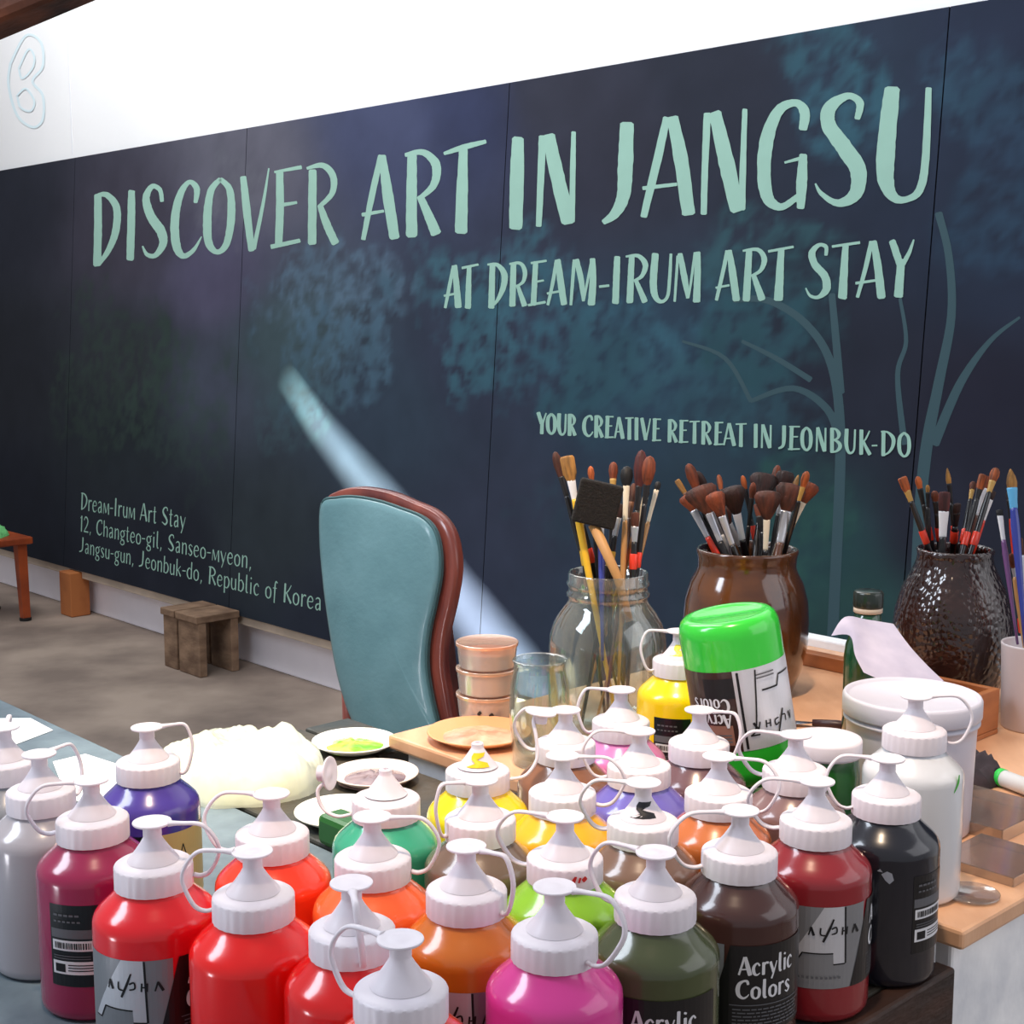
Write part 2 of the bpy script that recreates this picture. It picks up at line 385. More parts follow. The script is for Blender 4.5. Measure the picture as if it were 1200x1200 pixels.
nt.links.new(ca.outputs['Color'], vm.inputs[0]); nt.links.new(mr.outputs[0], vm.inputs['Scale'])
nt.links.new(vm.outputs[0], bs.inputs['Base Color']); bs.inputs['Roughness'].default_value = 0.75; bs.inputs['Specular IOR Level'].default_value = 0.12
board = thing('mural_board', 'long dark navy painted board with pale green lettering leaning on the white wall', 'mural', XY(3.5, BN, ZB))
binv = Matrix.Translation(-XY(3.5, BN, ZB))
seams = [board_hit(u, 400)[0] for u in (82, 280, 581, 1082)]
st_ = sum(seams[i] - seams[i + 1] for i in range(3)) / 3
print('seams', seams)
edges = [seams[0] + st_] + seams + [seams[3] - st_]
for a1, a0 in zip(edges, edges[1:]):
    bm = bmesh.new(); cl = bm.loops.layers.float_color.new('paint')
    na, nt_ = 90, 130; g = []
    g1, g0 = a1 - 0.0015, a0 + 0.0015
    for j in range(nt_ + 1):
        row = []
        for i in range(na + 1):
            row.append(bm.verts.new(board_pt(g1 + (g0 - g1) * i / na, HT * j / nt_)))
        g.append(row)
    colr = {}
    for row in g:
        for vtx in row:
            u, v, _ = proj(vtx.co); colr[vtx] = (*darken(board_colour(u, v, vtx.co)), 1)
    for j in range(nt_):
        for i in range(na):
            f = bm.faces.new((g[j][i], g[j][i + 1], g[j + 1][i + 1], g[j + 1][i]))
            for l in f.loops: l[cl] = colr[l.vert]
    # thickness
    ring = [g[0][i] for i in range(na + 1)] + [g[j][na] for j in range(1, nt_ + 1)] + [g[nt_][i] for i in range(na - 1, -1, -1)] + [g[j][0] for j in range(nt_ - 1, 0, -1)]
    back = {vv: bm.verts.new(vv.co - BNORM * 0.011) for vv in ring}
    for i in range(len(ring)):
        x, y = ring[i], ring[(i + 1) % len(ring)]
        f = bm.faces.new((x, back[x], back[y], y))
        for l in f.loops: l[cl] = (0.012, 0.014, 0.02, 1)
    bmesh.ops.transform(bm, matrix=binv, verts=bm.verts)
    obj('panel', bm, mb, board, smooth=False)
# dark backing that shows in the joints between the panels
bm = bmesh.new()
vs = [bm.verts.new(board_pt(a_, t, o)) for a_, t, o in [(edges[0], 0.01, -.0115), (edges[-1], 0.01, -.0115), (edges[-1], HT - .01, -.0115), (edges[0], HT - .01, -.0115)]]
bm.faces.new(vs); bmesh.ops.transform(bm, matrix=binv, verts=bm.verts)
obj('backing', bm, M((22, 24, 32), 0.9), board, smooth=False)
# painted trunks and branches of the mural trees
def bmap(off):
    def f(u, v, li):
        a_, t = board_hit(u, v); return binv @ board_pt(a_, t, off + li * 0.00002)
    return f
trunks = [[(1100,250,9),(1112,300,9),(1115,370,10),(1100,450,12),(1085,530,14),(1076,640,14),(1066,900,14)],[(1195,372,3),(1160,400,6),(1125,450,10),(1095,520,12)],
 [(860,352,6),(900,352,8),(945,380,9),(975,430,10),(985,520,12),(978,700,13),(968,900,13)],[(975,345,8),(980,400,9),(985,460,10)],[(880,470,5),(930,455,7),(970,480,9),(985,520,10)],
 [(870,400,4),(910,420,6),(950,445,7)],[(1055,350,4),(1062,400,5),(1052,440,6),(1060,520,8)],[(800,400,3),(850,420,5),(880,470,5)]]
obj('painted_branches', flat_mesh([ribbon(t, 6) for t in trunks], bmap(0.0004)), M((50, 76, 84), 0.85), board, smooth=False)
m_letter = mat('pale_green_paint', (150, 188, 174), 0.8, var=0.04, vscale=20, spec=0.1)
def S(ox, oy, k, lst): return [[(ox + x / k, oy + y / k, w_ / k) for x, y, w_ in st] for st in lst]
A0 = S(0, 0, 3, [
 [(345,685,26),(345,810,28),(342,932,28)],[(334,690,10),(375,685,20),(410,730,26),(408,810,26),(382,880,20),(346,932,12)],
 [(463,672,24),(462,790,28),(458,912,26)],
 [(570,708,14),(563,668,16),(535,656,18),(514,698,26),(532,762,32),(566,812,34),(574,856,28),(548,897,18),(518,895,14),(502,866,6)],
 [(688,712,14),(692,662,22),(664,641,16),(632,690,26),(615,780,30),(622,868,30),(646,900,20),(682,878,14),(709,832,4)],
 [(775,630,16),(742,672,24),(730,760,30),(734,852,28),(765,886,18),(798,855,24),(814,760,28),(808,668,24),(775,630,16)],
 [(856,622,22),(868,740,28),(885,880,22)],[(946,592,5),(925,720,12),(893,874,16)],
 [(984,606,26),(985,735,28),(980,862,26)],[(966,605,8),(1060,588,14)],[(985,722,14),(1044,712,10)],[(954,868,16),(1055,846,14)],
 [(1100,600,28),(1098,856,30)],[(1080,592,10),(1136,582,20),(1172,620,24),(1168,680,20),(1122,728,14)],[(1126,722,20),(1150,790,28),(1180,855,28)]])
B0 = S(400, 0, 3, [
 [(140,548,20),(108,690,22),(78,842,16)],[(145,548,24),(165,690,38),(188,836,36)],[(75,755,14),(150,742,10)],
 [(250,545,32),(248,690,38),(248,828,40)],[(226,545,14),(288,536,22),(334,580,32),(326,650,26),(275,698,14)],[(278,690,24),(335,822,38)],
 [(363,540,12),(430,518,20),(508,498,14)],[(430,525,30),(426,670,40),(422,816,44)],
 [(622,488,42),(618,640,50),(614,802,46)],
 [(708,480,26),(702,640,24),(695,795,20)],[(730,478,44),(765,640,50),(798,780,48)],[(818,465,16),(815,600,20),(812,780,20)],
 [(1005,435,48),(1000,580,54),(992,690,46),(962,752,34),(922,782,18)],
 [(1145,415,26),(1108,580,30),(1064,762,24)],[(1165,413,40),(1195,560,50),(1222,752,46)],[(1062,662,14),(1180,648,12)],
 [(395,935,12),(380,1010,13),(366,1082,10)],[(400,934,16),(406,1010,22),(412,1080,24)],[(362,1040,8),(405,1032,8)],
 [(425,942,9),(482,930,8)],[(450,940,16),(446,1082,22)],
 [(532,930,20),(528,1082,22)],[(515,930,7),(550,932,14),(574,965,22),(570,1010,20),(548,1058,12),(522,1082,8)],
 [(606,930,20),(602,1075,22)],[(592,928,7),(630,926,12),(646,955,16),(640,990,12),(616,1008,7)],[(620,1002,12),(645,1074,20)],
 [(684,922,18),(676,1072,20)],[(668,925,8),(722,917,8)],[(680,992,8),(712,986,7)],[(658,1073,9),(718,1062,9)],
 [(757,915,12),(745,990,13),(727,1072,10)],[(763,914,18),(772,990,24),(784,1070,22)],[(725,1032,8),(770,1024,8)],
 [(820,914,12),(814,990,12),(808,1072,10)],[(828,914,18),(845,990,20),(852,1058,10)],[(882,912,10),(866,990,9),(853,1058,8)],[(884,910,20),(886,990,24),(880,1070,26)],
 [(908,1008,9),(942,1004,9)],
 [(971,904,22),(965,1066,24)],
 [(1022,903,20),(1015,1062,24)],[(1002,902,7),(1045,900,14),(1070,930,20),(1058,970,14),(1030,987,8)],[(1036,984,14),(1068,1060,22)],
 [(1105,893,24),(1098,1000,26),(1108,1048,20),(1130,1060,12),(1149,1038,12),(1156,970,12),(1160,893,10)],
 [(1184,900,10),(1173,1060,9)],[(1192,893,18),(1208,980,22),(1219,1048,11)],[(1244,888,9),(1232,980,9),(1221,1048,8)],[(1254,888,20),(1253,980,24),(1250,1060,26)]])
C0 = S(800, 0, 3, [
 [(88,400,26),(80,580,24),(75,752,22)],[(115,398,44),(155,570,56),(192,738,48)],[(220,385,18),(214,560,22),(209,735,26)],
 [(424,455,30),(430,395,36),(398,362,26),(340,388,36),(300,480,48),(287,600,48),(300,695,42),(345,728,26),(392,702,22),(418,682,24)],[(425,545,28),(420,640,38),(416,732,26)],[(360,572,8),(432,552,14)],
 [(615,418,20),(624,362,28),(582,338,24),(520,378,46),(515,440,52),(570,520,58),(618,600,58),(608,682,46),(548,714,26),(490,682,16),(468,646,6)],
 [(738,312,54),(720,480,64),(714,620,60),(740,690,36),(785,702,22),(834,668,28),(855,560,28),(866,310,22)],
 [(158,882,14),(142,960,14),(120,1055,12)],[(165,881,18),(177,960,26),(190,1055,26)],[(118,1012,8),(165,1003,8)],
 [(235,880,22),(225,1055,26)],[(213,882,7),(265,878,14),(288,910,20),(276,950,14),(243,970,8)],[(250,966,16),(280,1052,26)],
 [(303,884,9),(390,868,9)],[(348,876,22),(338,1054,32)],
 [(505,897,12),(505,868,14),(480,862,14),(456,890,24),(466,930,26),(500,970,28),(507,1015,28),(480,1044,14),(450,1040,10),(434,1013,5)],
 [(527,867,9),(624,853,10)],[(574,865,22),(563,1047,32)],
 [(665,850,16),(645,940,16),(616,1045,12)],[(673,850,22),(688,940,28),(700,1045,30)],[(610,996,10),(680,986,9)],
 [(738,848,24),(752,890,26),(766,932,24)],[(814,843,6),(797,890,14),(772,935,18)],[(770,915,26),(760,1042,32)]])
sizeof = lambda sts: sts
title, sub = [], []
for st in A0: title.append(st)
for st in B0: (title if max(p[1] for p in st) < 285 else sub).append(st)
for st in C0: (title if max(p[1] for p in st) < 272 else sub).append(st)
for nm, sts in (('headline_lettering', title), ('second_line_lettering', sub)):
    ql = []
    for st in sts:
        if len(st) == 2:
            (x0, y0, w0), (x1, y1, w1) = st
            st = [(x0, y0, w0), ((x0 + x1) / 2, (y0 + y1) / 2, (w0 + w1) / 2 * 1.03), (x1, y1, w1)]
        ql.append(ribbon(st, 9, 0.045))
    obj(nm, flat_mesh(ql, bmap(0.0007)), m_letter, board, smooth=False)
# the slogan: every capital keeps the place it has on the board
L3 = [('Y',10,20.6),('O',20.6,32),('U',33.6,44.4),('R',46,55),('C',63,75.6),('R',77,87),('E',89,99.4),('A',100,111),('T',113,123),('I',123.6,129),('V',131,143),('E',144.4,155),
 ('R',163,174),('E',175.6,187),('T',188.4,200.6),('R',202.4,214),('E',217,228),('A',227.6,242),('T',242.4,255.6),('I',263,269.4),('N',271.6,285.4),('J',292.4,302.4),('E',304,318),('O',319,332.4),
 ('N',336,349.6),('B',353,366),('U',370.4,384),('K',387,401),('-',401.6,409.6),('D',412.6,429.6),('O',432.4,448)]
def line3(x, y):
    xx = 620 + x
    top = 483.6 + (xx - 630) * (507 - 483.6) / 438; bot = 507.8 + (xx - 630) * (536 - 507.8) / 438
    return xx, bot + (top - bot) * y
ql = []
for ch, x0, x1 in L3:
    for st in GL[ch][1]:
        pts = []
        for px, py, pw in st:
            X, Y = line3(x0 + px * (x1 - x0), py)
            pts.append((X, Y, max(1.6, pw * 27)))
        ql.append(ribbon(pts, 5, 0.02))
obj('slogan_lettering', flat_mesh(ql, bmap(0.0007)), m_letter, board, smooth=False)
for nm, s, (u0, v0), (u1, v1), cap in (('address_lettering', 'Dream-Irum Art Stay', (94.6, 596.7), (217.5, 619.6), 19.4),
                                  ('address_lettering', '12, Changteo-gil, Sanseo-myeon,', (93.6, 622.2), (296, 667.0), 18.0),
                                  ('address_lettering', 'Jangsu-gun, Jeonbuk-do, Republic of Korea', (92.8, 646.6), (377, 716.0), 17.6)):
    a0, t0 = board_hit(u0, v0); a1, t1 = board_hit(u1, v1)
    h_ = board_hit(u0, v0 - cap)[1] - t0
    ql = text_quads(s, 0, a0 - a1, h_, 0.95)
    def amap(x, y, li, a0=a0, t0=t0, a1=a1, t1=t1):
        k = x / (a0 - a1); return binv @ board_pt(a0 - x, t0 + (t1 - t0) * k + y, 0.0007 + (li % 7) * 0.00002)
    obj(nm, flat_mesh(ql, amap), m_letter, board, smooth=False)
# ================================================================== tables
ZC, ZW = 0.752, 0.775
m_dark = mat('dark_painted_planks', (44, 50, 50), 0.5, rgb2=(70, 62, 50), vscale=11, stretch=(1, 1, 1), bump=0.3, bscale=60)
m_teal = mat('grey_teal_planks', (112, 128, 136), 0.6, rgb2=(84, 98, 108), vscale=14, bump=0.3, bscale=50)
m_brown = mat('brown_stained_board', (62, 38, 28), 0.55, rgb2=(36, 22, 17), vscale=14, stretch=(1, 1, 3), bump=0.4)
m_wood = mat('varnished_pale_wood', (232, 184, 146), 0.35, rgb2=(206, 156, 120), vscale=7, stretch=(3, 1, 1), bump=0.1)
m_white = mat('scuffed_white_paint', (250, 250, 250), 0.6, rgb2=(224, 226, 230), vscale=18, bump=0.2)
# low dark bench on which most of the bottles stand
bench = thing('low_bench', 'low dark plank bench carrying the crowd of paint bottles', 'bench', XY(1.0, 0.6, 0))
bi = Matrix.Translation(-XY(1.0, 0.6, 0))
def bpart(name, bm, m, par, inv, smooth=False):
    bmesh.ops.transform(bm, matrix=inv, verts=bm.verts); return obj(name, bm, m, par, smooth=smooth)
for n0_, n1_ in ((0.12, 0.325), (0.33, 0.53), (0.535, 0.735), (0.74, 0.94)):
    a_hi = 1.78 if n1_ < 0.74 else 1.37
    bpart('plank', wbox((0.533, a_hi), (n0_, n1_), (ZC - 0.03, ZC), 0.003), m_dark if n1_ > 0.75 else m_teal, bench, bi)
bpart('plank', wbox((1.225, 1.37), (.945, 1.01), (ZC - 0.03, ZC), 0.003), m_dark, bench, bi)
bpart('side_board', wbox((0.512, 0.532), (0.12, 0.94), (ZC - 0.24, ZC), 0.003), m_brown, bench, bi)
bpart('back_board', wbox((0.54, 1.26), (0.90, 0.92), (ZC - 0.16, ZC - 0.03), 0.002), m_brown, bench, bi)
for a_, n_ in ((0.56, 0.16), (0.56, 0.88), (1.70, 0.16), (1.70, 0.68)):
    bpart('leg', wbox((a_, a_ + 0.06), (n_ - 0.02, n_ + 0.03), (0, ZC - 0.03), 0.004), m_brown, bench, bi)
teal = thing('plank_table', 'weathered grey blue plank table end behind the leftmost bottles', 'table', XY(2.0, 0.5, 0))
ti = Matrix.Translation(-XY(2.0, 0.5, 0))
# wood worktop behind, with a white apron
desk = thing('worktable', 'worktable with a varnished pale wood top and a scuffed white side', 'table', XY(0.9, 1.3, 0))
di = Matrix.Translation(-XY(0.9, 1.3, 0))
bpart('tabletop', wbox((0.515, 1.22), (0.953, 1.66), (ZW - 0.016, ZW), 0.003), m_wood, desk, di)
bpart('side_apron', wbox((0.53, 0.55), (0.965, 1.65), (ZW - 0.135, ZW - 0.016), 0.003), m_white, desk, di)
bpart('back_edge', wbox((0.515, 1.22), (1.66, 1.685), (ZW - 0.03, ZW + 0.012), 0.003), m_white, desk, di)
bpart('front_rail', wbox((0.55, 1.20), (0.965, 0.985), (ZW - 0.135, ZW - 0.016), 0.003), m_white, desk, di)
for a_, n_ in ((0.55, 0.99), (0.55, 1.58), (1.14, 0.99), (1.14, 1.58)):
    bpart('leg', wbox((a_, a_ + 0.05), (n_, n_ + 0.05), (0, ZW - 0.016), 0.004), m_white, desk, di)
bpart('plank', wbox((1.785, 2.4), (0.10, 0.42), (ZC - 0.03, ZC), 0.003), m_teal, teal, ti)
bpart('plank', wbox((1.785, 2.4), (0.424, 0.735), (ZC - 0.03, ZC), 0.003), m_teal, teal, ti)
for a_, n_ in ((1.80, 0.14), (1.80, 0.68), (2.32, 0.14), (2.32, 0.68)):
    bpart('leg', wbox((a_, a_ + 0.05), (n_ - 0.02, n_ + 0.03), (0, ZC - 0.03), 0.004), m_teal, teal, ti)

# ================================================================== paint bottles
HB = 0.163
RB, RC = 0.040, 0.0252
prof_body = [(0, 0.0), (0.034, 0.0), (0.0375, 0.0012), (0.0395, 0.004), (RB, 0.008), (RB, 0.05), (RB, 0.097), (0.0397, 0.1005), (0.0385, 0.1035), (0.0365, 0.1062),
             (0.033, 0.1095), (0.029, 0.1132), (0.0255, 0.1165), (0.0235, 0.119), (0.0225, 0.121), (0.0225, 0.126), (0, 0.126)]
body_bm = lathe(prof_body, 64)
body_me = bpy.data.meshes.new('body'); bmesh.ops.recalc_face_normals(body_bm, faces=body_bm.faces); body_bm.to_mesh(body_me); body_bm.free()
body_me.polygons.foreach_set('use_smooth', [True] * len(body_me.polygons))
def mesh_of(bm, name, auto=True, smooth=True):
    me = bpy.data.meshes.new(name); bmesh.ops.recalc_face_normals(bm, faces=bm.faces); bm.to_mesh(me); bm.free()
    if smooth:
        me.polygons.foreach_set('use_smooth', [True] * len(me.polygons))
        if auto: me.set_sharp_from_angle(angle=math.radians(34))
    return me
prof_cap = [(RC - .002, 0.1195), (RC, 0.1200), (RC, 0.1212), (RC, 0.1334), (RC - .0004, 0.1345), (RC - .0018, 0.1355), (0.021, 0.1363), (0.0172, 0.1370), (0, 0.1374)]
def ribs(k, a, r):
    if k in (1, 2, 3): return r + 0.00015 * math.sin(a * 26)
    return r
cap_me = mesh_of(lathe(prof_cap, 156, mod=ribs), 'cap')
prof_noz = [(0.0166, 0.1372), (0.0156, 0.1388), (0.0134, 0.1413), (0.0112, 0.1441), (0.0093, 0.1468), (0.0076, 0.1494), (0.0062, 0.1518), (0.0057, 0.1534), (0.0057, 0.1545), (0, 0.1545)]
noz_me = mesh_of(lathe(prof_noz, 40), 'nozzle')
prof_stop = [(0.0056, 0.1535), (0.0060, 0.1536), (0.0059, 0.1590), (0.0066, 0.1600), (0.0105, 0.1608), (0.0122, 0.1614), (0.0126, 0.1621), (0.0124, 0.1628), (0.0110, 0.1630), (0.0085, 0.1624), (0.0045, 0.1623), (0.0035, 0.1627), (0, 0.1628)]
stop_me = mesh_of(lathe(prof_stop, 40), 'stopper')
# the open nozzle has a small rounded tip
noz_open_me = mesh_of(lathe([(0.0160, 0.1380), (0.0135, 0.1405), (0.0100, 0.1450), (0.0072, 0.1490), (0.0052, 0.1520), (0.0048, 0.1526), (0.0048, 0.1560), (0.0040, 0.1568), (0.0024, 0.1569), (0.0022, 0.1545), (0, 0.1545)], 40), 'nozzle')
def strap(ang, reach=0.047, dip=0.127, twist=0.25, top=0.1618):
    # leaves the stopper's rim, swings out and comes back to the collar of the cap
    pts = []
    r0, r1 = 0.0115, RC + 0.0002
    key = [(r0, top, 0), (0.020, top + .0006, .02), (0.034, top + .0002, .10), (.043, top - .007, .22), (.047, top - .0165, .38), (.044, top - .026, .6), (0.038, dip + 0.001, .82), (0.031, dip - .0018, .95), (r1, dip - .001, 1)]
    for r, z, k in key:
        if r > RC + .001: r = RC + (r - RC) * (reach - RC) / (.047 - RC)
        a = ang + twist * k * 2
        pts.append((r * math.cos(a), r * math.sin(a), z))
    c = crv(pts, 5)
    rs = []
    for i in range(len(c)):
        k = i / (len(c) - 1); rs.append(0.0021 + 0.0012 * max(0, 1 - k * 9))
    return tube(c, rs, 8, flat=0.62)
m_cap = mat('white_cap_plastic', (224, 217, 224), 0.38, spec=0.45, sss=0.05)
def plastic(rgb): return M(rgb, 0.22, coat=0.6, spec=0.5)
# ---- labels, drawn unrolled (x = arc length in metres, y = height) and wrapped round the body
m_silver = mat('silver_label_foil', (150, 152, 156), 0.38, metal=0.55)
m_silver2 = mat('pale_silver_print', (214, 216, 222), 0.36, metal=0.4)
m_black = M((14, 14, 17), 0.35, coat=0.3)
m_ink = M((20, 19, 22), 0.5)
m_lwhite = M((220, 220, 224), 0.5)
m_grey = M((96, 97, 102), 0.5)
m_gold = M((196, 170, 112), 0.42)
def wrap_mesh(layers, r=RB, z0=0.0):
    # layers: list of (polygons, material index); each polygon a list of (x, y)
    bm = bmesh.new(); z = 0
    for k, (polys, mi) in enumerate(layers):
        tmp = bmesh.new()
        for pg in polys:
            vs = [tmp.verts.new((x, y, 0)) for x, y in pg]
            try: tmp.faces.new(vs)
            except ValueError: pass
        xs = [v.co.x for v in tmp.verts]
        if not xs: continue
        x = math.floor(min(xs) / 0.0035) * 0.0035
        while x < max(xs):
            bmesh.ops.bisect_plane(tmp, geom=tmp.verts[:] + tmp.edges[:] + tmp.faces[:], plane_co=(x, 0, 0), plane_no=(1, 0, 0)); x += 0.0035
        off = r + 0.00025 + 0.00012 * k
        for v in tmp.verts:
            a = v.co.x / r - PI / 2
            v.co = Vector((off * math.cos(a), off * math.sin(a), v.co.y + z0))
        for f in tmp.faces: f.material_index = mi
        me = bpy.data.meshes.new('t'); tmp.to_mesh(me); tmp.free(); bm.from_mesh(me); bpy.data.meshes.remove(me)
    # normals out
    for f in bm.faces:
        c = f.calc_center_median(); 
        if f.normal.dot(Vector((c.x, c.y, 0))) < 0: f.normal_flip()
    me = bpy.data.meshes.new('label'); bm.to_mesh(me); bm.free(); return me
def R_(x0, y0, x1, y1): return [(x0, y0), (x1, y0), (x1, y1), (x0, y1)]
def tq(s, x0, w, h, y0, weight=1.0):
    return [q for l in text_quads(s, x0, w, h, weight, y0) for q in l]
def sq_(lst): return [q for st in lst for q in ribbon(st, 5)]
LB, LT = 0.027, 0.086
def brandscript(x0, y0, w):
    k = w / 10.0
    def s(pts): return [(x0 + x * k, y0 + y * k, ww * k) for x, y, ww in pts]
    return sq_([s([(0, 0, .25), (.4, 1.5, .35)]), s([(.4, 1.5, .4), (.9, 0, .5)]), s([(2.1, 1.4, .3), (2.1, .2, .3), (3.0, .0, .25)]), s([(2.6, -1.2, .4), (3.6, 1.0, .45), (4.4, 3.0, .3)]),
                s([(4.1, 1.2, .3), (4.9, 1.5, .3), (5.0, .5, .3), (4.1, .2, .25)]), s([(6.2, 1.4, .3), (6.1, 0, .3)]), s([(7.1, 1.4, .3), (7.0, 0, .3)]), s([(6.2, .7, .25), (7.0, .7, .25)]),
                s([(8.3, 0, .25), (8.8, 1.5, .35)]), s([(8.8, 1.5, .4), (9.6, 0, .5)])])
def front_label():
    L = []
    L.append(([R_(-0.066, LB, 0.000, LT)], 0))                                     # foil
    A = [(-0.058, 0.044), (-0.052, 0.044), (-0.047, 0.053), (-0.026, 0.053), (-0.0255, 0.045), (-0.017, 0.045), (-0.0185, LT), (-0.033, LT)]
    L.append(([A], 1))
    L.append((sq_([[(-0.058, 0.0437, .0009), (-0.052, 0.0437, .0009)], [(-0.052, 0.0437, .001), (-0.047, 0.0527, .001)], [(-0.047, 0.0527, .001), (-0.026, 0.0527, .001)],
                   [(-0.0255, 0.0447, .001), (-0.017, 0.0447, .001)], [(-0.0165, 0.045, .0014), (-0.0178, LT - .0005, .0014)]]), 2))
    L.append(([[(-0.012, LB), (0.066, LB), (0.066, LT), (0.004, LT)]], 3))         # black panel with its slanting side
    L.append((brandscript(-0.043, 0.0660, 0.038), 2))
    L.append((tq('Acrylic', 0.009, 0.041, 0.0125, 0.0665, 1.3) + tq('Colors', 0.008, 0.040, 0.0125, 0.0505, 1.3), 4))
    L.append(([R_(0.004, 0.0455, 0.060, 0.0462)], 5))
    sm = []
    for j in range(6):
        x = 0.006
        y = 0.0425 - j * 0.0024
        rr = random.Random(j)
        while x < 0.056:
            w_ = rr.uniform(0.0015, 0.006); sm.append(R_(x, y, x + w_, y + 0.0009)); x += w_ + 0.0009
    for k in range(10):
        sm.append(R_(-0.050 + k * 0.0031, 0.0345, -0.050 + k * 0.0031 + 0.0017, 0.0361))
    L.append((sm, 5))
    return wrap_mesh(L)
LMATS = [m_silver, m_silver2, m_ink, m_black, m_lwhite, m_grey]
front_me = front_label()
for q in LMATS: front_me.materials.append(q)
def info_label(w0=-0.018, w1=0.018, base=0):
    L = [([R_(w0, LB, w1, LT)], 3)]
    L.append(([R_(w0 + .001, 0.062, w1 - .001, 0.0685)], 0 if base else 5))
    L.append(([R_(w0 + .002, 0.053, w1 - .002, 0.0605)], 4))
    L.append(([R_(w0 + .002, 0.036, w1 - .002, 0.0455)], 4))
    bars = []
    x = w0 + 0.004; rr = random.Random(3)
    while x < w1 - 0.005:
        w_ = rr.choice((0.0004, 0.0007, 0.001)); bars.append(R_(x, 0.0545, x + w_, 0.0590)); x += w_ + rr.choice((0.0004, 0.0008))
    bars.append(R_(w0 + .004, 0.0375, w0 + .012, 0.0435)); bars += [R_(w0 + .014, 0.0385 + j * .002, w1 - .004, 0.0393 + j * .002) for j in range(3)]
    L.append((bars, 2))
    t = [R_(w0 + .004 + j * 0.004, 0.078, w0 + .007 + j * 0.004, 0.0795) for j in range(5)] + [R_(w0 + .004 + j * 0.0035, 0.0735, w0 + .0062 + j * 0.0035, 0.0748) for j in range(6)]
    t += [R_(w0 + .003, 0.0490 - j * .0018, w1 - .006, 0.0497 - j * .0018) for j in range(2)]
    L.append((t, 5))
    me = wrap_mesh(L)
    for q in LMATS: me.materials.append(q)
    return me
info_me = info_label(); info_me.name = 'info_label'
gold_me = wrap_mesh([([R_(-.05, LB, -.006, LT)], 3), ([R_(-.006, LB, .05, LT)], 6), (sq_([[(.004, .05, .001), (.012, .075, .001)], [(.012, .075, .001), (.02, .05, .001)], [(.006, .058, .0008), (.018, .058, .0008)]]), 2)])
for q in LMATS + [m_gold]: gold_me.materials.append(q)
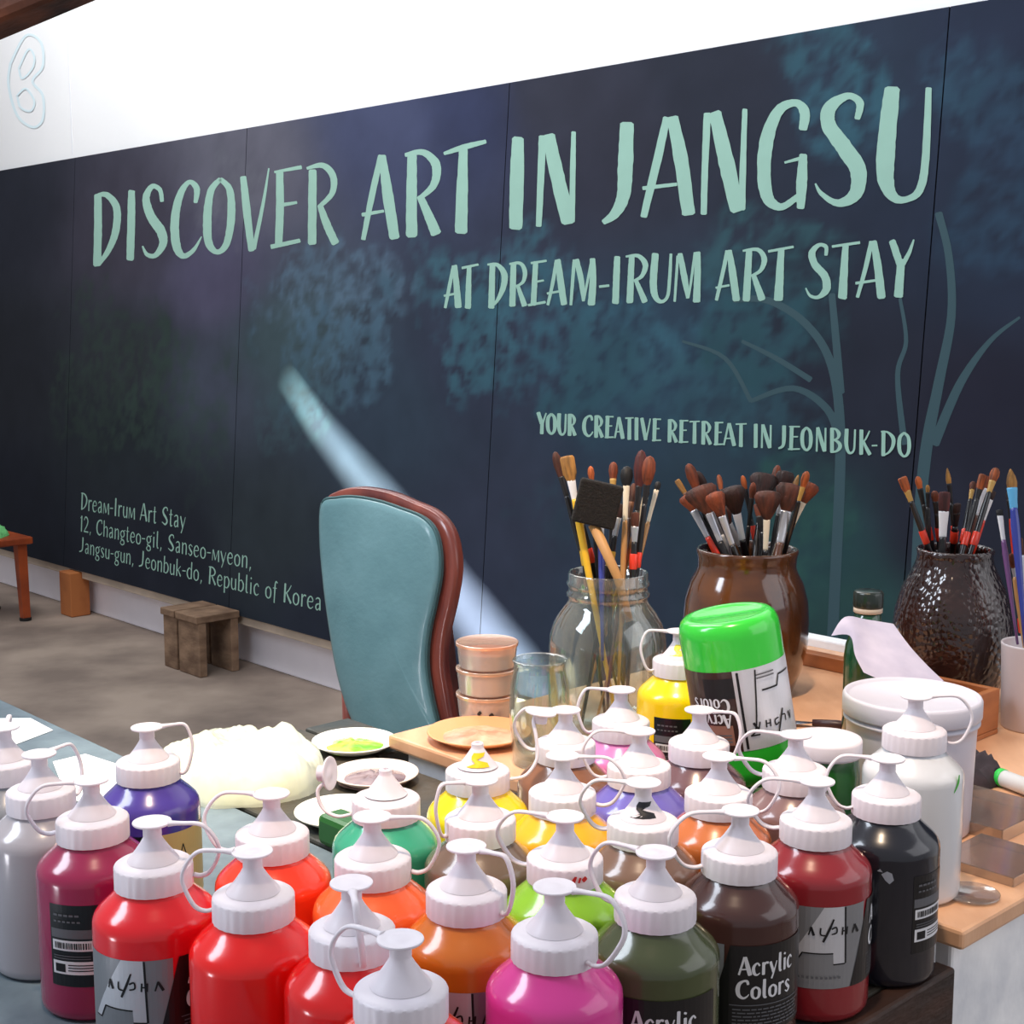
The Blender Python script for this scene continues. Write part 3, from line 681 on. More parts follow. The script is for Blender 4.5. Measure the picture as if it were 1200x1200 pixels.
# u, v: the stopper's top; rgb; strap direction in degrees; label turns (front, info); words
R2 = math.radians
BOT = [
 # name words, u, v, rgb, strap angle, front label angle, info angle, base level, extras
 ('light grey paint bottle cut off by the left edge, farthest left in the crowd', 4, 852, (150,152,158), 100, None, -20, ZC, {}),
 ('silver grey paint bottle with a small black sticker, left of the dark crimson one', 47, 884, (172,168,174), 60, None, 22, ZC, {'reach': 0.036}),
 ('dark crimson paint bottle with a foil label, between the silver grey and the red bottle', 105, 913, (150,28,74), 205, 100, -24, ZC, {}),
 ('red paint bottle with silver and black label at the lower left', 178, 963, (228,16,30), -8, 14, None, ZC, {}),
 ('blue violet paint bottle at the left with black and gold label, strap dark with paint', 172, 852, (74,56,150), 20, None, None, ZC, {'gold': 20, 'reach': 0.035}),
 ('orange red paint bottle in front of the pale plastic bag', 318, 930, (250,62,28), 175, None, None, ZC, {}),
 ('plain bright red paint bottle in the front row with its strap looped to the left', 297, 998, (242,14,10), 178, None, None, ZC, {}),
 ('plain red paint bottle in the front row with its strap hanging down its front', 411, 1035, (226,12,12), -80, None, None, ZC, {'reach': 0.036}),
 ('light orange paint bottle in front of the teal green one', 437, 957, (255,108,50), -5, None, None, ZC, {}),
 ('salmon red paint bottle nearest the camera at the bottom edge, only its top in view', 468, 1099, (238,82,62), 150, None, None, ZC, {}),
 ('ochre brown paint bottle with its strap folded down on the right of the cap', 546, 991, (206,112,30), -35, 30, None, ZC, {'reach': 0.035}),
 ('magenta pink paint bottle at the bottom of the picture', 650, 1039, (222,62,150), -25, None, None, ZC, {}),
 ('dark olive green paint bottle with a black label in the front row', 765, 997, (70,78,46), 150, -33, None, ZC, {}),
 ('lime green paint bottle with red paint marks on its white cap', 665, 958, (140,200,42), 165, None, None, ZC, {'marks': (200,40,40)}),
 ('teal green paint bottle with an open pointed nozzle and upright dangling stopper', 456, 893, (58,168,132), 160, None, None, ZC, {'open': True}),
 ('pearly grey brown paint bottle in the middle, behind the ochre brown one', 562, 912, (112,92,78), 200, None, None, ZC, {'reach': 0.033}),
 ('lemon yellow paint bottle with yellow paint on its nozzle and a lifted stopper', 560, 862, (250,216,20), 60, None, None, ZC, {'smear': (232,200,20)}),
 ('brown paint bottle farthest back in the middle, left of the pale pink one', 664, 832, (138,92,66), 170, None, None, ZC, {}),
 ('golden yellow paint bottle directly behind the lime green one', 661, 888, (246,182,36), -10, None, None, ZC, {}),
 ('pale pink paint bottle in front of the big glass jar of brushes', 728, 808, (226,130,190), 172, None, None, ZC, {'reach': 0.038}),
 ('lavender blue paint bottle in the middle of the crowd', 757, 853, (110,102,190), 180, None, None, ZC, {}),
 ('taupe brown paint bottle with black marks on its nozzle', 749, 915, (120,92,78), 172, None, None, ZC, {'smear': (30,30,36)}),
 ('bright yellow paint bottle with a black label standing beside the big green jar', 795, 747, (252,208,10), 175, None, -8, ZW, {'smear': (246,222,60), 'reach': 0.037}),
 ('mauve brown paint bottle right below the big green jar', 837, 827, (110,80,84), -20, None, None, ZC, {'reach': 0.036}),
 ('burnt orange paint bottle behind the dark brown one', 843, 886, (192,108,56), -20, None, None, ZC, {}),
 ('dark brown paint bottle with black label lettered in white, in the front row', 866, 949, (66,38,34), 190, -12, None, ZC, {}),
 ('maroon red paint bottle with a big silver letter on its label, front row right', 958, 915, (140,32,40), 172, 58, None, ZC, {}),
 ('grey mauve paint bottle in front of the small green jar with a white lid', 944, 858, (126,98,98), 165, None, None, ZC, {}),
 ('black paint bottle at the right end with white stickers on its side', 1046, 885, (26,27,36), 168, None, 58, ZC, {'chip': True}),
 ('white paint bottle behind the black one at the right end', 1069, 817, (214,216,220), 0, None, None, ZW, {'white': True}),
]
def add_stop_loose(root, pts, dmtx):
    c = crv(pts, 6); obj('strap', tube(c, [0.0019] * len(c), 8, flat=0.7), m_cap, root)
    o = linkobj('stopper', stop_me, root, m_cap); o.matrix_local = dmtx
CENT = []
POS = []
for b in BOT:
    p = P(b[1], b[2], b[7] + HB - 0.0003); POS.append(Vector((p.x, p.y, b[7] + 0.0003)))
for b, q in zip(BOT, POS):                                   # those on the worktable stand clear of its front edge
    if b[7] == ZW and AN(q)[1] < .953 + RB + .001: q += N * (.953 + RB + .001 - AN(q)[1])
for b, q in zip(BOT, POS):
    if b[0].startswith('bright yellow'): q += Vector((.004, .028, 0))
for _ in range(60):
    for i in range(len(POS)):
        for j in range(i):
            d = (POS[i] - POS[j]); d.z = 0; l = d.length
            if l < .0822: d *= (.0822 - l) / l / 2; POS[i] += d; POS[j] -= d
    for b, q in zip(BOT, POS):
        n_ = AN(q)[1]
        if b[7] == ZC and n_ > .94 - RB: q -= N * (n_ - .94 + RB)
        if b[7] == ZW and n_ < .953 + RB: q += N * (.953 + RB - n_)
for bi_, (lab, u, v, rgb, sa, fa, ia, zb, ex) in enumerate(BOT):
    loc = POS[bi_]; CENT.append((lab, loc))
    root = thing('paint_bottle', lab, 'paint bottle', loc, 0, 'paint bottles crowded on the bench')
    face = math.atan2(-loc.y, -loc.x) + PI / 2                 # turn that brings local -y to the camera
    linkobj('body', body_me, root, plastic(rgb))
    linkobj('cap', cap_me, root, m_cap, rotz=random.uniform(0, 0.3))
    reach = ex.get('reach', 0.046 + random.uniform(-.003, .003))
    if ex.get('open'):
        linkobj('nozzle', noz_open_me, root, m_cap)
        d = Matrix.Translation((-0.043, 0.010, 0.150)) @ Matrix.Rotation(R2(84), 4, 'Y') @ Matrix.Rotation(0.3, 4, 'X') @ Matrix.Translation((0, 0, -0.1615))
        add_stop_loose(root, [(-0.0255, -0.003, .123), (-.036, -.002, .121), (-.047, .002, .126), (-.051, .006, .138), (-.0435, .010, .1445)], d)
    elif 'lifted stopper' in lab:
        linkobj('nozzle', noz_open_me, root, m_cap)
        d = Matrix.Translation((0.050, 0.030, 0.172)) @ Matrix.Rotation(R2(8), 4, 'Y') @ Matrix.Translation((0, 0, -0.1615))
        add_stop_loose(root, [(0.0245, 0.006, .125), (.038, .010, .127), (.047, .014, .140), (.046, .020, .156), (.044, .026, .166), (.046, .029, .1715)], d)
    else:
        linkobj('nozzle', noz_me, root, m_cap); linkobj('stopper', stop_me, root, m_cap, rotz=random.uniform(0, 6))
        obj('strap', strap(R2(sa), reach, 0.1262, random.uniform(-.2, .2)), m_cap, root)
    if fa is not None: linkobj('label', front_me, root, None, rotz=face + R2(fa))
    if ia is not None: linkobj('info_label', info_me, root, None, rotz=face + R2(ia))
    if 'gold' in ex: linkobj('label', gold_me, root, None, rotz=face + R2(ex['gold']))
    if 'marks' in ex:
        q = sq_([[(-.003, .128, .002), (-.001, .131, .0015), (-.0025, .126, .001)], [(.001, .127, .0014), (.002, .130, .0016)], [(.004, .128, .003), (.006, .1295, .003)]])
        bm = bmesh.new(); wm = wrap_mesh([(q, 0)], RC + 0.0008); o = obj('paint_marks', wm, M(ex['marks'], .5), root, smooth=False); o.rotation_euler = (0, 0, face + R2(18))
    if 'smear' in ex:
        pts = [(0.0140, 0.1405), (0.0120, 0.1435), (0.0102, 0.1458), (0.0086, 0.1479), (0.0070, 0.1504)]
        bm = bmesh.new(); gr = []
        for k, (r, z) in enumerate(pts):
            a0 = -PI / 2 + 0.3 * math.sin(k * 2.1); w_ = 0.45 + 0.25 * math.cos(k * 1.7)
            gr.append([bm.verts.new(((r + .0004) * math.cos(a0 + w_ * s), (r + .0004) * math.sin(a0 + w_ * s), z)) for s in (-1, -.5, 0, .5, 1)])
        for a_, b_ in zip(gr, gr[1:]):
            for i in range(4): bm.faces.new((a_[i], a_[i + 1], b_[i + 1], b_[i]))
        o = obj('paint_smear', bm, M(ex['smear'], .4), root); o.rotation_euler = (0, 0, face)
    if 'chip' in ex:
        q = [[(-.003, .088), (.001, .0905), (.0045, .089), (.006, .084), (.003, .081), (.0, .0835)], [(-.006, .090), (-.004, .092), (-.002, .0895)]]
        o = obj('paint_chip', wrap_mesh([(q, 0)]), M((150, 156, 168), .5), root, smooth=False); o.rotation_euler = (0, 0, face + R2(2))
    if ex.get('white'):
        q = sq_([[(-.002, .093, .001), (.003, .100, .003), (.004, .106, .002)]])
        o = obj('green_mark', wrap_mesh([(q, 0)]), M((70, 180, 60), .5), root, smooth=False); o.rotation_euler = (0, 0, face + R2(55))
# ================================================================== things on the worktable
m_glass = clear_mat('clear_glass', (236, 242, 240), 0.955, 0.04, (190, 196, 190))
m_clear = clear_mat('clear_plastic', (236, 232, 228), 0.86, 0.12, (196, 180, 170))
m_clear_peach = clear_mat('peach_tinted_plastic', (250, 208, 178), 0.55, 0.15)
def on(u, zc, z):                       # point at pixel column u and depth zc, at height z
    y = (zc - (CZ - z) * ST) / CT
    return Vector(((u - 600) / F * zc, y, z))
def rotY(deg, ax=(0, 1, 0)): return Matrix.Rotation(R2(deg), 4, Vector(ax))
# --- big glass jar
GJ = on(711, 1.60, ZW + .0003); gj = thing('glass_jar', 'large clear glass jar holding long paint brushes', 'jar', GJ)
outer = [(0, .0), (.050, 0), (.0595, .004), (.0650, .014), (.0657, .03), (.0657, .098), (.0645, .112), (.0600, .126), (.0530, .138), (.0465, .146), (.0440, .151), (.0440, .155), (.0462, .157), (.0462, .160), (.0440, .162), (.0440, .167), (.0460, .169), (.0460, .172), (.0440, .174), (.0445, .181), (.0435, .183)]
inner = [(.0415, .182), (.0410, .150), (.0430, .144), (.0500, .135), (.0570, .123), (.0610, .110), (.0625, .098), (.0625, .03), (.0610, .014), (.052, .007), (0, .006)]
obj('jar_glass', lathe(outer + inner, 72), m_glass, gj)
# --- brown stoneware pot
BP = on(872, 1.78, ZW + .0003); bp_ = thing('ceramic_pot', 'glossy brown stoneware pot packed with broad soft brushes', 'pot', BP)
m_stone = mat('brown_glaze', (96, 58, 28), 0.14, rgb2=(60, 34, 20), vscale=14, coat=0.9, bump=0.35, bscale=22)
po = [(0, 0), (.056, 0), (.060, .004), (.070, .03), (.0765, .06), (.0775, .09), (.0755, .115), (.0690, .138), (.0625, .150), (.0600, .157), (.0605, .168), (.0625, .176), (.0622, .179), (.0600, .180)]
pi_ = [(.0575, .178), (.0560, .168), (.0555, .156), (.058, .148), (.066, .132), (.0715, .11), (.0735, .09), (.072, .06), (.066, .03), (.054, .008), (0, .007)]
obj('pot_body', lathe(po + pi_, 72), m_stone, bp_)
# --- dark pimpled pot
DP = on(1112, 1.73, ZW + .0003); dp = thing('ceramic_pot', 'dark brown pimpled glossy pot with slim red banded brushes', 'pot', DP)
m_pimple = mat('dark_glaze', (40, 24, 22), 0.18, rgb2=(58, 34, 28), vscale=20, coat=0.8)
nt = m_pimple.node_tree; vo = nt.nodes.new('ShaderNodeTexVoronoi'); vo.inputs['Scale'].default_value = 130
tcn = nt.nodes.new('ShaderNodeTexCoord'); nt.links.new(tcn.outputs['Object'], vo.inputs['Vector'])
bpn = nt.nodes.new('ShaderNodeBump'); bpn.inputs['Strength'].default_value = 0.55; bpn.inputs['Distance'].default_value = 0.003; bpn.invert = True
nt.links.new(vo.outputs['Distance'], bpn.inputs['Height']); nt.links.new(bpn.outputs['Normal'], nt.nodes['Principled BSDF'].inputs['Normal'])
nt.links.new(bpn.outputs['Normal'], nt.nodes['Principled BSDF'].inputs['Coat Normal'])
po = [(0, 0), (.048, 0), (.052, .004), (.062, .03), (.069, .06), (.0705, .085), (.068, .112), (.060, .140), (.050, .160), (.0450, .172), (.0440, .180), (.0455, .186), (.0435, .188)]
pi2 = [(.0415, .186), (.0408, .175), (.0465, .158), (.056, .138), (.064, .11), (.0665, .085), (.065, .06), (.058, .03), (.046, .008), (0, .007)]
obj('pot_body', lathe(po + pi2, 72), m_pimple, dp)
# --- white cup with brushes
CU = on(1206, 1.62, ZW + .0003); cu = thing('cup', 'white cup with blue and brown brushes at the right edge', 'cup', CU)
obj('cup_body', lathe([(0, 0), (.030, 0), (.031, .002), (.0345, .095), (.0350, .097), (.0340, .098), (.0325, .096), (.0295, .006), (0, .005)], 48), M((214, 204, 206), .45), cu)
q = [R_(-.010 + i * .0045, .062, -.0075 + i * .0045, .064) for i in range(4)] + [R_(-.012 + i * .0035, .048, -.0105 + i * .0035, .052) for i in range(5)]
o = obj('printed_marks', wrap_mesh([(q, 0)], .0338), M((120, 100, 110), .6), cu, smooth=False); o.rotation_euler = (0, 0, R2(12))

# ================================================================== brushes
JARS = {'glass': (GJ, .0600, .183, .039, 'in the glass jar'), 'brown': (BP, .066, .180, .054, 'in the brown pot'), 'dark': (DP, .058, .188, .0400, 'in the dark pot'), 'cup': (CU, .0285, .098, .0315, 'in the white cup')}
GRP = {'glass': 'brushes in the glass jar', 'brown': 'brushes in the brown pot', 'dark': 'brushes in the dark pot', 'cup': 'brushes in the white cup'}
HAIR = {'rust': (142, 66, 34), 'brown': (92, 46, 30), 'dark': (54, 28, 24), 'gold': (188, 132, 62), 'black': (24, 22, 24), 'maroon': (96, 36, 34), 'orange': (196, 98, 44)}
HND = {'black': (22, 20, 22), 'cream': (222, 206, 178), 'yellow': (236, 186, 40), 'blue': (50, 62, 150), 'wood': (186, 138, 84), 'red': (226, 58, 34), 'sky': (96, 176, 220), 'brown': (92, 58, 42), 'white': (226, 224, 220), 'purple': (110, 70, 120)}
FER = {'silver': (188, 190, 196), 'cream': (226, 214, 190), 'white': (232, 232, 234), 'black': (28, 26, 28), 'gold': (190, 150, 80), 'sky': (96, 176, 220), 'brown': (110, 70, 44)}
import numpy as np
PLACED = {}
def brush_line(jar, u, v, ru, dz, rdz, fw):
    J, rin, hr, rr, where = JARS[jar]
    zc0 = proj(J + Vector((0, 0, hr)))[2]
    T_ = PZ(u, v, zc0 + dz); k = zc0 / F
    rim = on(ru, zc0 + rdz, J.z + hr)
    o2 = (rim - J).xy; lim = rr - .0075   # the crossing stays inside the mouth
    if o2.length > lim: o2 = o2 * (lim / o2.length)
    rim = Vector((J.x + o2.x, J.y + o2.y, J.z + hr))
    d = (rim - T_).normalized(); t = (rim - T_).length; B = rim.copy()
    while B.z > J.z + (.014 if jar in ('glass', 'cup') else .032):
        nb = B + d * .002
        if (nb - J).xy.length > rin - .0075: break
        B = nb
    return T_, rim, B, d, t, k
def capsule(T_, B, bl, bw, fl, fw, flat):
    L = (B - T_).length; n_ = max(8, int(L / .006)); f = np.linspace(0, 1, n_)
    pts = np.array(T_)[None] * (1 - f[:, None]) + np.array(B)[None] * f[:, None]
    s_ = f * L; r = np.where(s_ < bl, bw / 2 * (.45 + .55 * flat), np.where(s_ < bl + fl, fw / 2, min(.0048, max(.0032, fw * .44))))
    r[0] *= .5
    return pts, r
def brush(jar, u, v, ru, dz, shape, hair, bl, bw, fer, fl, fw, hnd, band, lab, flat=None, rdz=None):
    J, rin, hr, rr, where = JARS[jar]
    flat = flat or {'mop': .55, 'flat': .45}.get(shape, .9)
    best = None
    for dd in np.linspace(-.06, .06, 13):
        for q_ in np.linspace(-.95, .95, 11):
            for du in (0, -5, 5, -10, 10):
                T_, rim, B, d, t, k = brush_line(jar, u, v, ru + du, float(dd), float(q_) * rr, fw)
                pts, r = capsule(T_, B, bl * k, bw * k, fl * k, fw * k, flat); pen = 0
                for p2, r2 in PLACED.get(jar, []):
                    dist = np.linalg.norm(pts[:, None] - p2[None], axis=2)
                    pen += np.maximum(0, r[:, None] + r2[None] + .0013 - dist).sum()
                rad = np.hypot(pts[:, 0] - J.x, pts[:, 1] - J.y); dn = J.z + hr - pts[:, 2]
                allow = np.where(dn < -.004, 9.0, np.where(dn < .035, rr, rr + (rin - rr) * np.clip((dn - .035) / .03, 0, 1)))
                pen += 12 * np.maximum(0, rad + .0066 - allow).sum()
                pen += abs(dd - dz) * .004 + abs(du) * .00001
                if best is None or pen < best[0]: best = (pen, T_, rim, B, d, t, k, pts, r)
    pen, T_, rim, B, d, t, k, pts, r = best
    PLACED.setdefault(jar, []).append((pts, r))
    L = (B - T_).length
    ax = -d; side = ax.cross(Vector((0, 1, 0))).normalized(); dep = ax.cross(side)
    mt = Matrix(((side.x, dep.x, ax.x, B.x), (side.y, dep.y, ax.y, B.y), (side.z, dep.z, ax.z, B.z), (0, 0, 0, 1)))
    root = thing('paint_brush', lab + ' ' + where, 'paint brush', (0, 0, 0), 0, GRP[jar]); root.matrix_world = mt
    bl, bw, fl, fw = bl * k, bw * k * (1.12 if shape == 'mop' else 1), fl * k, fw * k
    zb = L - bl; zf = zb - fl
    sc = Matrix.Diagonal((1, flat, 1, 1)); sf = Matrix.Diagonal((1, (1 + flat) / 2, 1, 1))
    w = bw / 2; f = fw / 2
    if shape == 'round': pr = [(f * .9, zb - .001), (w * .8, zb + bl * .22), (w, zb + bl * .5), (w * .86, zb + bl * .78), (w * .5, zb + bl * .94), (0, L)]
    elif shape == 'point': pr = [(f * .9, zb - .001), (w, zb + bl * .3), (w * .8, zb + bl * .6), (w * .3, zb + bl * .9), (0, L)]
    elif shape == 'flat': pr = [(f * .9, zb - .001), (w * .95, zb + bl * .3), (w, zb + bl * .9), (w * .8, L - .0006), (0, L)]
    else: pr = [(f * .8, zb - .001), (w * .55, zb + bl * .25), (w * .9, zb + bl * .6), (w, zb + bl * .8), (w * .8, zb + bl * .95), (w * .3, L), (0, L)]   # mop
    seg = 28
    jit = [random.uniform(.93, 1.07) for _ in range(seg)]
    obj('bristles', lathe(pr, seg, mod=lambda k_, a, r: r * jit[int(a / (2 * PI) * seg + .5) % seg], mtx=sc), M(HAIR[hair], .62, rgb2=tuple(int(c * .55) for c in HAIR[hair]), vscale=160, stretch=(1, 1, .15), bump=.4, bscale=300), root)
    fr = FER[fer]
    obj('ferrule', lathe([(0, zf), (f * .72, zf), (f * .76, zf + fl * .1), (f * .8, zf + fl * .4), (f, zb - .001), (f, zb + .0012), (f * .8, zb + .0014), (0, zb + .0014)], 20, mtx=sc),
        M(fr, .3, metal=.6) if fer == 'silver' else M(fr, .4), root)
    h0 = min(.0044, max(.0029, f * .8))
    obj('handle', lathe([(0, 0), (h0 * .5, .0005), (h0 * .6, L * .2), (h0 * .95, zf * .6), (h0 * 1.15, zf - (zf) * .12), (h0 * .95, zf - .002), (f * .7, zf + .0015), (0, zf + .0016)], 16), M(HND[hnd], .3, coat=.4), root)
    if band:
        # a coloured band low on the handle, just above the mouth of the jar
        zr = L - t + .006
        if zr < zf - .02:
            obj('handle_band', lathe([(h0 * 1.2, zr), (h0 * 1.32, zr + .001), (h0 * 1.34, zr + .016), (h0 * 1.2, zr + .017)], 16), M(HND[band], .35, coat=.4), root)
    return root
BR = [
 ('glass', 650, 529, 684, .02, 'round', 'brown', 32, 11, 'black', 24, 8, 'black', None, 'leftmost long handled brown brush with a black ferrule'),
 ('glass', 664, 534, 690, -.01, 'flat', 'gold', 30, 17, 'white', 23, 10, 'yellow', None, 'broad golden haired brush with white ferrule and yellow handle'),
 ('glass', 692, 546, 701, .03, 'round', 'orange', 18, 8, 'brown', 16, 6, 'black', None, 'slim orange tipped brush poking over the black sponge'),
 ('glass', 719, 541, 716, .035, 'round', 'rust', 22, 11, 'gold', 14, 8, 'black', 'yellow', 'golden rust round brush behind the black sponge'),
 ('glass', 735, 546, 730, .0, 'round', 'black', 24, 15, 'cream', 42, 8, 'wood', None, 'black haired round brush with a long cream ferrule'),
 ('glass', 752, 527, 742, .025, 'round', 'maroon', 44, 15, 'black', 30, 8, 'black', 'red', 'tallest dark red haired brush'),
 ('glass', 762, 534, 746, -.005, 'round', 'rust', 34, 17, 'black', 24, 8, 'black', 'red', 'fat russet oval brush right of the tallest one'),
 ('glass', 759, 574, 752, -.015, 'round', 'black', 10, 7, 'cream', 38, 7, 'wood', None, 'small black tipped brush with cream handle on the right'),
 ('glass', 772, 564, 753, .015, 'round', 'black', 12, 8, 'cream', 40, 6, 'wood', None, 'rightmost short black tipped brush'),
 ('glass', 672, 575, 689, .01, 'flat', 'maroon', 26, 10, 'white', 14, 9, 'black', 'red', 'dark red flat brush half hidden behind the black sponge'),
 ('glass', 704, 570, 705, .015, 'flat', 'dark', 24, 12, 'white', 36, 9, 'blue', None, 'blue handled brush under the black sponge'),
 ('glass', 743, 566, 735, .03, 'round', 'brown', 26, 10, 'brown', 20, 7, 'brown', None, 'brown handled brush in the middle of the bunch'),
 ('glass', 678, 600, 692, .0, 'flat', 'brown', 14, 9, 'gold', 16, 9, 'black', 'yellow', 'short brown flat brush with a yellow banded handle'),
 ('glass', 727, 590, 723, -.01, 'flat', 'dark', 18, 10, 'silver', 22, 9, 'black', 'yellow', 'dark flat brush right of the sponge with a yellow banded handle'),
 ('glass', 745, 600, 738, .0, 'flat', 'brown', 18, 10, 'silver', 18, 9, 'black', 'red', 'short flat brush with a silver ferrule at the right rim'),
 ('dark', 1122, 590, 1117, -.01, 'flat', 'dark', 14, 9, 'black', 20, 9, 'black', 'red', 'short black flat brush in the middle'),
 ('brown', 888, 590, 892, .0, 'flat', 'rust', 16, 10, 'black', 20, 9, 'black', 'red', 'short russet flat brush with a black ferrule right of the middle'),
 ('brown', 845, 596, 866, .01, 'mop', 'brown', 22, 20, 'silver', 30, 9, 'black', None, 'small brown mop brush low in the middle'),
 ('brown', 793, 562, 830, .0, 'flat', 'gold', 20, 7, 'brown', 20, 6, 'black', None, 'thin golden brush leaning out farthest left'),
 ('brown', 806, 543, 838, .03, 'round', 'rust', 32, 14, 'black', 16, 9, 'black', None, 'russet oval brush high on the left'),
 ('brown', 816, 552, 843, .04, 'round', 'dark', 28, 12, 'black', 16, 8, 'black', None, 'dark round brush beside the high russet one'),
 ('brown', 803, 580, 835, .02, 'mop', 'rust', 22, 18, 'silver', 36, 9, 'red', None, 'small russet mop brush at the left rim'),
 ('brown', 818, 570, 842, -.02, 'mop', 'brown', 34, 34, 'silver', 36, 9, 'black', None, 'wide brown mop brush on the left'),
 ('brown', 823, 580, 850, .0, 'mop', 'brown', 26, 26, 'silver', 34, 9, 'white', None, 'brown mop brush second from the left'),
 ('brown', 836, 577, 858, -.03, 'mop', 'rust', 30, 20, 'silver', 36, 9, 'black', None, 'russet brown mop brush left of the middle'),
 ('brown', 842, 556, 862, .02, 'round', 'orange', 20, 7, 'black', 24, 5, 'black', None, 'slim orange brush rising left of the middle'),
 ('brown', 857, 571, 872, -.035, 'mop', 'dark', 36, 26, 'white', 36, 10, 'black', None, 'dark brown mop brush with a white ferrule in the middle'),
 ('brown', 870, 557, 876, .02, 'round', 'orange', 18, 7, 'black', 36, 6, 'black', 'red', 'slim orange brush rising from the middle'),
 ('brown', 883, 565, 880, .0, 'round', 'rust', 20, 8, 'black', 34, 6, 'black', 'red', 'slim russet brush right of the middle'),
 ('brown', 896, 555, 886, .03, 'mop', 'dark', 34, 30, 'black', 30, 9, 'black', None, 'dark mop brush high right of the middle'),
 ('brown', 900, 575, 897, -.03, 'mop', 'brown', 34, 28, 'cream', 36, 8, 'black', None, 'big brown mop brush with a cream ferrule'),
 ('brown', 912, 545, 893, .04, 'round', 'rust', 26, 11, 'black', 18, 7, 'black', None, 'russet round brush highest on the right'),
 ('brown', 921, 552, 906, .03, 'mop', 'dark', 30, 20, 'silver', 24, 8, 'black', None, 'dark mop brush behind the big brown one on the right'),
 ('brown', 928, 567, 912, -.02, 'mop', 'brown', 34, 32, 'silver', 38, 13, 'brown', None, 'broad brown mop brush with a wide silver ferrule on the right'),
 ('brown', 946, 552, 920, .01, 'round', 'orange', 20, 9, 'gold', 18, 6, 'black', None, 'orange tipped thin brush leaning right'),
 ('brown', 952, 566, 922, .0, 'mop', 'rust', 26, 18, 'cream', 26, 7, 'wood', None, 'rust coloured mop brush leaning out farthest right'),
 ('brown', 936, 556, 917, .04, 'point', 'gold', 20, 7, 'silver', 22, 6, 'black', None, 'pointed golden brush near the right rim'),
 ('dark', 1057, 559, 1086, -.01, 'flat', 'orange', 18, 11, 'gold', 14, 8, 'black', 'red', 'orange flat brush leaning out farthest left'),
 ('dark', 1075, 558, 1092, .01, 'round', 'orange', 16, 8, 'black', 20, 7, 'black', 'red', 'orange round brush second from the left'),
 ('dark', 1087, 568, 1098, .02, 'round', 'gold', 10, 5, 'black', 18, 5, 'black', None, 'tiny golden brush third from the left'),
 ('dark', 1095, 575, 1101, .0, 'round', 'rust', 14, 9, 'black', 16, 7, 'black', 'red', 'short rust round brush left of the maroon one'),
 ('dark', 1107, 576, 1104, -.02, 'flat', 'maroon', 24, 14, 'white', 30, 12, 'black', None, 'maroon flat brush with a white ferrule'),
 ('dark', 1110, 548, 1110, .02, 'point', 'gold', 20, 6, 'black', 24, 6, 'black', 'red', 'thin golden pointed brush rising highest'),
 ('dark', 1141, 564, 1122, .02, 'round', 'rust', 12, 8, 'gold', 12, 6, 'black', 'red', 'small rust brush with a gold ferrule right of the middle'),
 ('dark', 1153, 556, 1128, .01, 'flat', 'orange', 20, 11, 'black', 14, 8, 'black', 'red', 'orange flat brush on the right'),
 ('dark', 1159, 558, 1132, -.02, 'flat', 'rust', 16, 10, 'white', 34, 9, 'brown', None, 'rust flat brush with a white ferrule and brown handle'),
 ('dark', 1168, 548, 1138, .0, 'round', 'orange', 18, 11, 'gold', 14, 8, 'black', 'red', 'orange round brush leaning right'),
 ('dark', 1164, 575, 1142, .015, 'flat', 'dark', 12, 8, 'white', 26, 7, 'red', None, 'short dark brush with a red handle at the right rim'),
 ('cup', 1184, 549, 1196, .0, 'point', 'gold', 24, 12, 'sky', 24, 12, 'blue', None, 'golden pointed brush with a sky blue ferrule and blue handle'),
 ('cup', 1171, 597, 1190, .01, 'flat', 'black', 8, 8, 'white', 30, 7, 'purple', None, 'leftmost brush with a purple handle'),
 ('cup', 1182, 575, 1198, .015, 'round', 'dark', 12, 7, 'black', 22, 7, 'red', 'red', 'dark brush with a bright red handle'),
 ('cup', 1194, 630, 1203, -.01, 'flat', 'brown', 22, 9, 'silver', 34, 9, 'white', None, 'short brown brush with a silver ferrule'),
 ('cup', 1185, 648, 1200, -.015, 'round', 'rust', 18, 8, 'silver', 12, 5, 'wood', None, 'shortest russet brush with a wooden handle'),
]
for j_ in ('glass',):                                        # the sponge brush's handle is already there
    T0 = PZ(700, 590, 1.545); rim0 = Vector((GJ.x + .008, GJ.y - .031, GJ.z + .183)); B0_ = rim0 + (rim0 - T0).normalized() * .05
    PLACED['glass'] = [capsule(T0, B0_, .03, .02, .0, .014, 1)]
    for xx in (-18, -6, 6, 18):
        for zz in (-18, -6, 6, 18): PLACED['glass'].append((np.array([PZ(700 + xx, 590 + zz, 1.545)]), np.array([.011])))
for b_ in sorted(BR, key=lambda q: -q[8]): brush(*b_)
# the black sponge brush standing in front in the glass jar
T0 = PZ(700, 590, 1.545); rim = Vector((GJ.x + .008, GJ.y - .031, GJ.z + .183))
d = (rim - T0).normalized(); B = rim + d * .05
sb = thing('sponge_brush', 'square black foam sponge brush with a wooden handle in the glass jar', 'paint brush', T0)
inv = Matrix.Translation(-T0)
bm = bmesh.new(); k = 1.545 / F
fm = Matrix.Rotation(R2(13), 4, 'Y')
bx((-25.5 * k, -.009, -26 * k), (25.5 * k, .006, 26 * k), bm, fm, .0025)
obj('foam_pad', bm, mat('black_foam', (30, 25, 22), .9, rgb2=(18, 15, 14), vscale=300, bump=.4, bscale=500), sb, smooth=False)
obj('handle', tube([fm @ Vector((.001, 0, -26 * k + .001)), (rim - T0) + Vector((0, 0, .0)), B - T0], [.0062, .0050, .0042], 14), M(HND['wood'], .5), sb)

